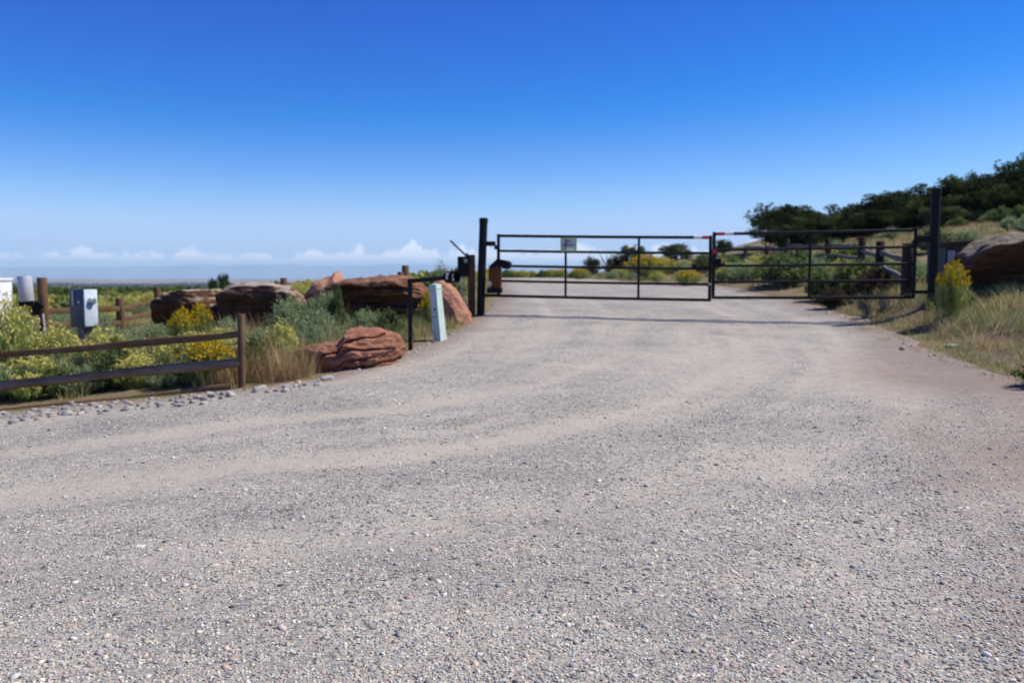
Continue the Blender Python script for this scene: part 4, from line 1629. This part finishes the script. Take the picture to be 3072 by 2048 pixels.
# meadow brush further out, and the far wood (stuff)
def clump_object(name, pts, size, pal, seed, leaf=.14, per=60, flat=.8, mat='leaf'):
    g = np.random.default_rng(seed)
    n = len(pts)
    P = np.repeat(pts, per, 0)
    S = np.repeat(size, per)
    d = rand_dirs(n * per, g) * (g.random((n * per, 1)) ** .4)
    d[:, 2] = np.abs(d[:, 2]) * flat
    z = np.repeat(height(pts[:, 0], pts[:, 1]), per)
    c = np.stack([P[:, 0] + d[:, 0] * S, P[:, 1] + d[:, 1] * S, z + d[:, 2] * S * 1.1], -1)
    V, F = leaf_quads(c, S * leaf * g.uniform(1.4, 3.0, n * per), g, 1.4)
    cc = np.array(pal)[g.integers(0, len(pal), n)]
    T = np.repeat(np.repeat(cc, per, 0) * g.uniform(.7, 1.3, (n * per, 1)), 4, 0)
    return tag(link(name, mesh_np(name, V, [F], M[mat], tint=T)), kind='stuff')


g1 = np.random.default_rng(77)
yy = np.exp(g1.uniform(math.log(42), math.log(640), 3200))
xx = g1.uniform(-.72, -.02, 3200) * yy
p = np.stack([xx, yy], -1)
sel = road_sd(xx, yy) < -1.5
p = p[sel]
clump_object('meadow_brush', p, g1.uniform(.4, .9, len(p)), [(.34, .34, .09), (.20, .24, .06), (.44, .39, .08), (.14, .18, .045), (.26, .29, .12)], 14, .16, 46)
yy = g1.uniform(95, 260, 420)
xx = g1.uniform(-.75, -.03, 420) * yy
clump_object('meadow_thicket', np.stack([xx, yy], -1), g1.uniform(.8, 1.7, len(xx)), [(.085, .12, .03), (.11, .14, .035), (.075, .10, .03)], 15, .14, 60)
yy = g1.uniform(1500, 5200, 8000)
xx = g1.uniform(-.8, .15, len(yy)) * yy
keep = fbm2(xx, yy, .0016, 3, 2) + .35 * fbm2(xx, yy, .01, 2, 4) > -.22
p = np.stack([xx[keep], yy[keep]], -1)
clump_object('far_wood', p, g1.uniform(4, 8, len(p)), [(.022, .034, .014), (.03, .042, .018), (.045, .055, .02)], 16, .34, 30)


# ---- junipers
def juniper(seed, dense=1.0, pal=JUN, shape=(1.0, 1.0)):
    """tree 1 m tall, about 1.15 m wide"""
    g = np.random.default_rng(seed)
    nc = int(60 * dense)
    c = rand_dirs(nc, g) * (g.random((nc, 1)) ** .38)
    lob = 1 + .28 * np.sin(np.arctan2(c[:, 1], c[:, 0]) * 2.0 + seed) * .6
    c = np.stack([c[:, 0] * .46 * lob * shape[0], c[:, 1] * .46 * lob * shape[0], .55 + c[:, 2] * .38 * shape[1]], -1)
    c[:, 2] = np.maximum(c[:, 2], .17 + .05 * g.random(nc))
    r = g.uniform(.09, .21, nc)
    per = 150
    d = rand_dirs(nc * per, g) * (g.random((nc * per, 1)) ** .45)
    p = np.repeat(c, per, 0) + d * np.repeat(r, per)[:, None] * np.array([1.15, 1.15, .9])
    V, F = leaf_quads(p, g.uniform(.022, .05, len(p)), g, 1.7, .5)
    cl_t = np.repeat(g.uniform(.45, 1.75, nc), per)  # lit and dim clumps of the crown, put into the leaf tint
    T = tints(len(p), pal, g, .3, 1) * cl_t[:, None]
    crown = mesh_np('crown', V, [F], M['leaf'], tint=np.repeat(T, 4, 0))
    m = MB()
    m.tube([(0, 0, -.06), (.02, 0, .15), (-.01, .02, .4), (.0, .0, .75)], [.05, .042, .03, .008], 8)
    for i in range(12):
        q = c[i]
        m.tube([(0, 0, g.uniform(.08, .3)), (q[0] * .5, q[1] * .5, q[2] * .55 + .05), tuple(q)], [.022, .015, .005], 6)
    me = bpy.data.meshes.new('trunk')
    me.from_pydata(m.v, [], m.f)
    me.materials.append(M['bark'])
    return crown, me


JT = [juniper(500 + i, 1.0 if i < 4 else .6, JUN if i < 4 else JUN2) for i in range(6)]


def tree(x, y, ztop, width, label, group=None, var=0, name='juniper_tree'):
    zb = hz(x, y)
    h = max(.8, ztop - zb)
    e = empty(name, (x, y, zb), label, 'tree', group, rz=rnd.uniform(0, 6.28))
    e.scale = (width / .98, width / .98, h / .96)
    cr, tr = JT[var]
    link('crown', cr, e)
    link('trunk', tr, e)
    return e


def tree_px(px0, px1, ptop, Y, label, group=None, var=0):
    a, b = at(px0, ptop, Y), at(px1, ptop, Y)
    return tree((a.x + b.x) / 2, Y, a.z, b.x - a.x, label, group, var)


tree_px(750, 812, 203, 60, 'broad dark juniper standing at the lower end of the hillside band', var=0)
tree_px(994, 1050, 155, 49, 'tallest dark juniper at the upper end of the hillside band', var=1)
tree_px(958, 986, 175, 66, 'sparse airy juniper showing sky through its crown on the ridge', var=4)
tree_px(922, 962, 205, 46, 'lighter grey green juniper in front of the band right of the tall gate post', var=5)
tree_px(583, 601, 257, 82, 'small lone juniper past the gate at the far bend', var=4)
tree_px(620, 645, 243.5, 60, 'lone round topped juniper past the gate above yellow rabbitbrush', var=5)
tree_px(658, 695, 243, 85, 'flat wide juniper behind the far fence posts', var=5)
tree_px(714, 733, 239, 100, 'small pointed conifer below the bare brown hill', var=3)
tree_px(218, 229, 272.5, 120, 'round dark green tree rising on the plain above the slab rocks', var=5)
tree_px(208, 217, 278.5, 130, 'smaller green tree left of the round tree on the plain', var=4)
UP = [(802, 834, 216, 62), (812, 856, 210, 60), (848, 872, 205, 63), (856, 900, 198, 58), (890, 914, 193, 62), (894, 940, 190, 57), (932, 954, 183, 60),
      (934, 980, 180, 55), (976, 1000, 180, 60), (980, 1024, 172, 54)]
LOW = [(770, 800, 218, 54), (800, 832, 221, 54), (828, 862, 216, 53), (856, 888, 212, 53), (884, 912, 211, 52), (908, 936, 205, 52), (945, 978, 198, 50), (968, 1000, 192, 48),
       (1000, 1034, 186, 45), (786, 812, 226, 50)]
for i, (a, b, t_, Y) in enumerate(UP):
    tree_px(a - 6, b + 6, t_ - 4, Y, 'dark juniper in the upper row of the tree band against the sky', 'junipers of the upper row', i % 4)
for i, (a, b, t_, Y) in enumerate(LOW):
    tree_px(a - 6, b + 6, t_ - 3, Y, 'dark juniper in the lower row of the hillside tree band', 'junipers of the lower row', (i + 1) % 4)

# bare twiggy sapling beside the brown shrub
b_ = at(607, 258, 58)
m = MB()
bz = hz(b_.x, 58)
r2 = random.Random(4)
m.tube([(0, 0, -.1), (.05, 0, .5), (-.05, .02, 1.0)], [.04, .03, .02], 6)
for i in range(14):
    z0 = r2.uniform(.4, 1.0)
    an = r2.uniform(0, 6.28)
    ln = r2.uniform(.5, 1.2)
    m.tube([(-.02, 0, z0), (math.cos(an) * ln * .4, math.sin(an) * ln * .4, z0 + ln * .5), (math.cos(an) * ln * .7, math.sin(an) * ln * .7, z0 + ln)], [.018, .013, .006], 5)
o = m.build('bare_sapling', M['bark'])
o.location = (b_.x, 58, bz)
tag(o, 'leafless grey sapling with spread twigs beside the dark brown shrub', 'sapling')


# ------------------------------------------------------------------ stones
def stone_variants(sub, n, seed):
    D, F = ICO[sub]
    out = []
    for i in range(n):
        k = 2.4 + i % 3
        r = (np.abs(D) ** k).sum(1) ** (-1 / k)
        P = D * r[:, None] * (1 + .22 * fbm(D * 1.4 + i * 5.1, 2, seed + i))[:, None]
        P = P * np.array([1.15, .85, .50 + .07 * (i % 4)])
        out.append(P)
    return out, F


PEB = [(.36, .355, .35), (.42, .40, .38), (.47, .38, .32), (.52, .44, .35), (.30, .305, .31), (.58, .53, .47), (.46, .33, .27), (.24, .24, .24), (.68, .64, .58), (.08, .08, .08), (.40, .36, .33), (.50, .47, .43)]


def stones_object(name, pts, rad, seed, sub=1, sink=.02):
    g = np.random.default_rng(seed)
    var, F = stone_variants(sub, 8, seed)
    n = len(pts)
    nv = len(var[0])
    idx = g.integers(0, 8, n)
    P = np.array(var)[idx]
    a = g.uniform(0, 6.28, n)
    ca, sa = np.cos(a)[:, None], np.sin(a)[:, None]
    tl = g.normal(0, .22, (n, 2))
    X = P[..., 0] * ca - P[..., 1] * sa
    Y = P[..., 0] * sa + P[..., 1] * ca
    Z = P[..., 2] + X * tl[:, :1] + Y * tl[:, 1:]
    r = rad[:, None]
    z0 = road_surface(pts[:, 0], pts[:, 1])[:, None]
    V = np.stack([X * r + pts[:, :1], Y * r + pts[:, 1:], Z * r + z0 + r * sink], -1).reshape(-1, 3)
    FF = (F[None] + (np.arange(n) * nv)[:, None, None]).reshape(-1, 3)
    T = np.repeat(tints(n, PEB, g, .22) * np.array([.98, 1.0, .94]), nv, 0)
    return tag(link(name, mesh_np(name, V, [FF], M['pebble'], tint=T, smooth=True)), kind='stuff')


g2 = np.random.default_rng(3)
nst = 95000
yy = 2.9 + (g2.random(nst) ** 1.5) * 6.5
xx = g2.uniform(-.70, .70, nst) * (yy + .3)
p = np.stack([xx, yy], -1)
ds = dust_at(xx, yy)
p = p[(g2.random(nst) > ds * .72) & (road_sd(xx, yy) > .05)]
rad = (.0035 + .0054 * g2.random(len(p)) ** 1.8) * (1 + .2 * np.clip((p[:, 0] - .5) / 2, 0, 1)) + np.where(g2.random(len(p)) > .988, g2.uniform(.005, .014, len(p)), 0)
stones_object('gravel', p, rad, 8)
# rougher spill of stones along the road edges
p = scatter(9000, -12, 8.5, 7.5, 19, lambda x, y: (np.abs(road_sd(x, y) + .05) < .30), 21)
p = p[(p[:, 0] < 0) | (g2.random(len(p)) > .35)]
stones_object('edge_gravel', p, .008 + .028 * g2.random(len(p)) ** 3.0, 9)

# pale stones along the fence foot, one by one
SV, SF = stone_variants(3, 6, 91)
STONE_M = {}
for tone, c in (('white', (.34, .325, .30)), ('grey', (.20, .195, .19)), ('pink', (.27, .215, .19))):
    for i in range(6):
        STONE_M[tone, i] = mesh_np('stone', SV[i], [SF], M['pebble'], tint=np.tile(np.array(c), (len(SV[i]), 1)), smooth=True)


def stone(x, y, r, tone, label, group=None):
    o = link('stone', STONE_M[tone, rnd.randrange(6)])
    o.location = (x, y, hz(x, y) + r * .30)
    o.scale = (r, r * rnd.uniform(.8, 1.1), r * rnd.uniform(.8, 1.2))
    o.rotation_euler = (rnd.uniform(-.3, .3), rnd.uniform(-.3, .3), rnd.uniform(0, 6.28))
    return tag(o, label, 'stone', group)


def gpt(px, py):
    """ground point seen at a pixel"""
    lo, hi = 3.0, 60.0
    for _ in range(50):
        mid = (lo + hi) / 2
        q = at(px, py, mid)
        if q.z > hz(q.x, mid):
            lo = mid
        else:
            hi = mid
    return at(px, py, lo)


for px, py, r, tone, lab in ((197.5, 399, .065, 'white', 'white stone under the end of the edging board'),
                             (231, 396, .062, 'white', 'rounded white stone just left of the near fence post foot'),
                             (260, 391, .075, 'white', 'large white stone just right of the near fence post foot'),
                             (327, 380, .07, 'white', 'pale bluish white stone at the base of the layered red boulder'),
                             (386, 351, .06, 'white', 'whitish stone between red boulder and keypad pole'),
                             (951, 347, .07, 'white', 'single white stone on the dirt by the right verge'),
                             (902, 350, .06, 'pink', 'flat pale stone at the edge of the right verge')):
    q = gpt(px, py)
    stone(q.x, q.y, r, tone, lab)
for i in range(135):
    px = rnd.uniform(-8, 232)
    q = gpt(max(px, 0), 418.5 - 23.5 * px / 240 + rnd.gauss(.6, 3.2))
    x = q.x if px >= 0 else q.x - .1
    stone(x, q.y, rnd.uniform(.018, .050), rnd.choice(['white', 'grey', 'grey', 'grey', 'pink']), 'fist sized stone in the row along the edging board of the near fence', 'stones along the near fence')
for i in range(22):
    px = rnd.uniform(268, 330)
    q = gpt(px, 391 - (px - 268) * .17 + rnd.gauss(0, 2))
    stone(q.x, q.y, rnd.uniform(.025, .05), rnd.choice(['white', 'grey', 'pink']), 'small stone strewn between near fence post and layered red boulder', 'stones by the red boulder')
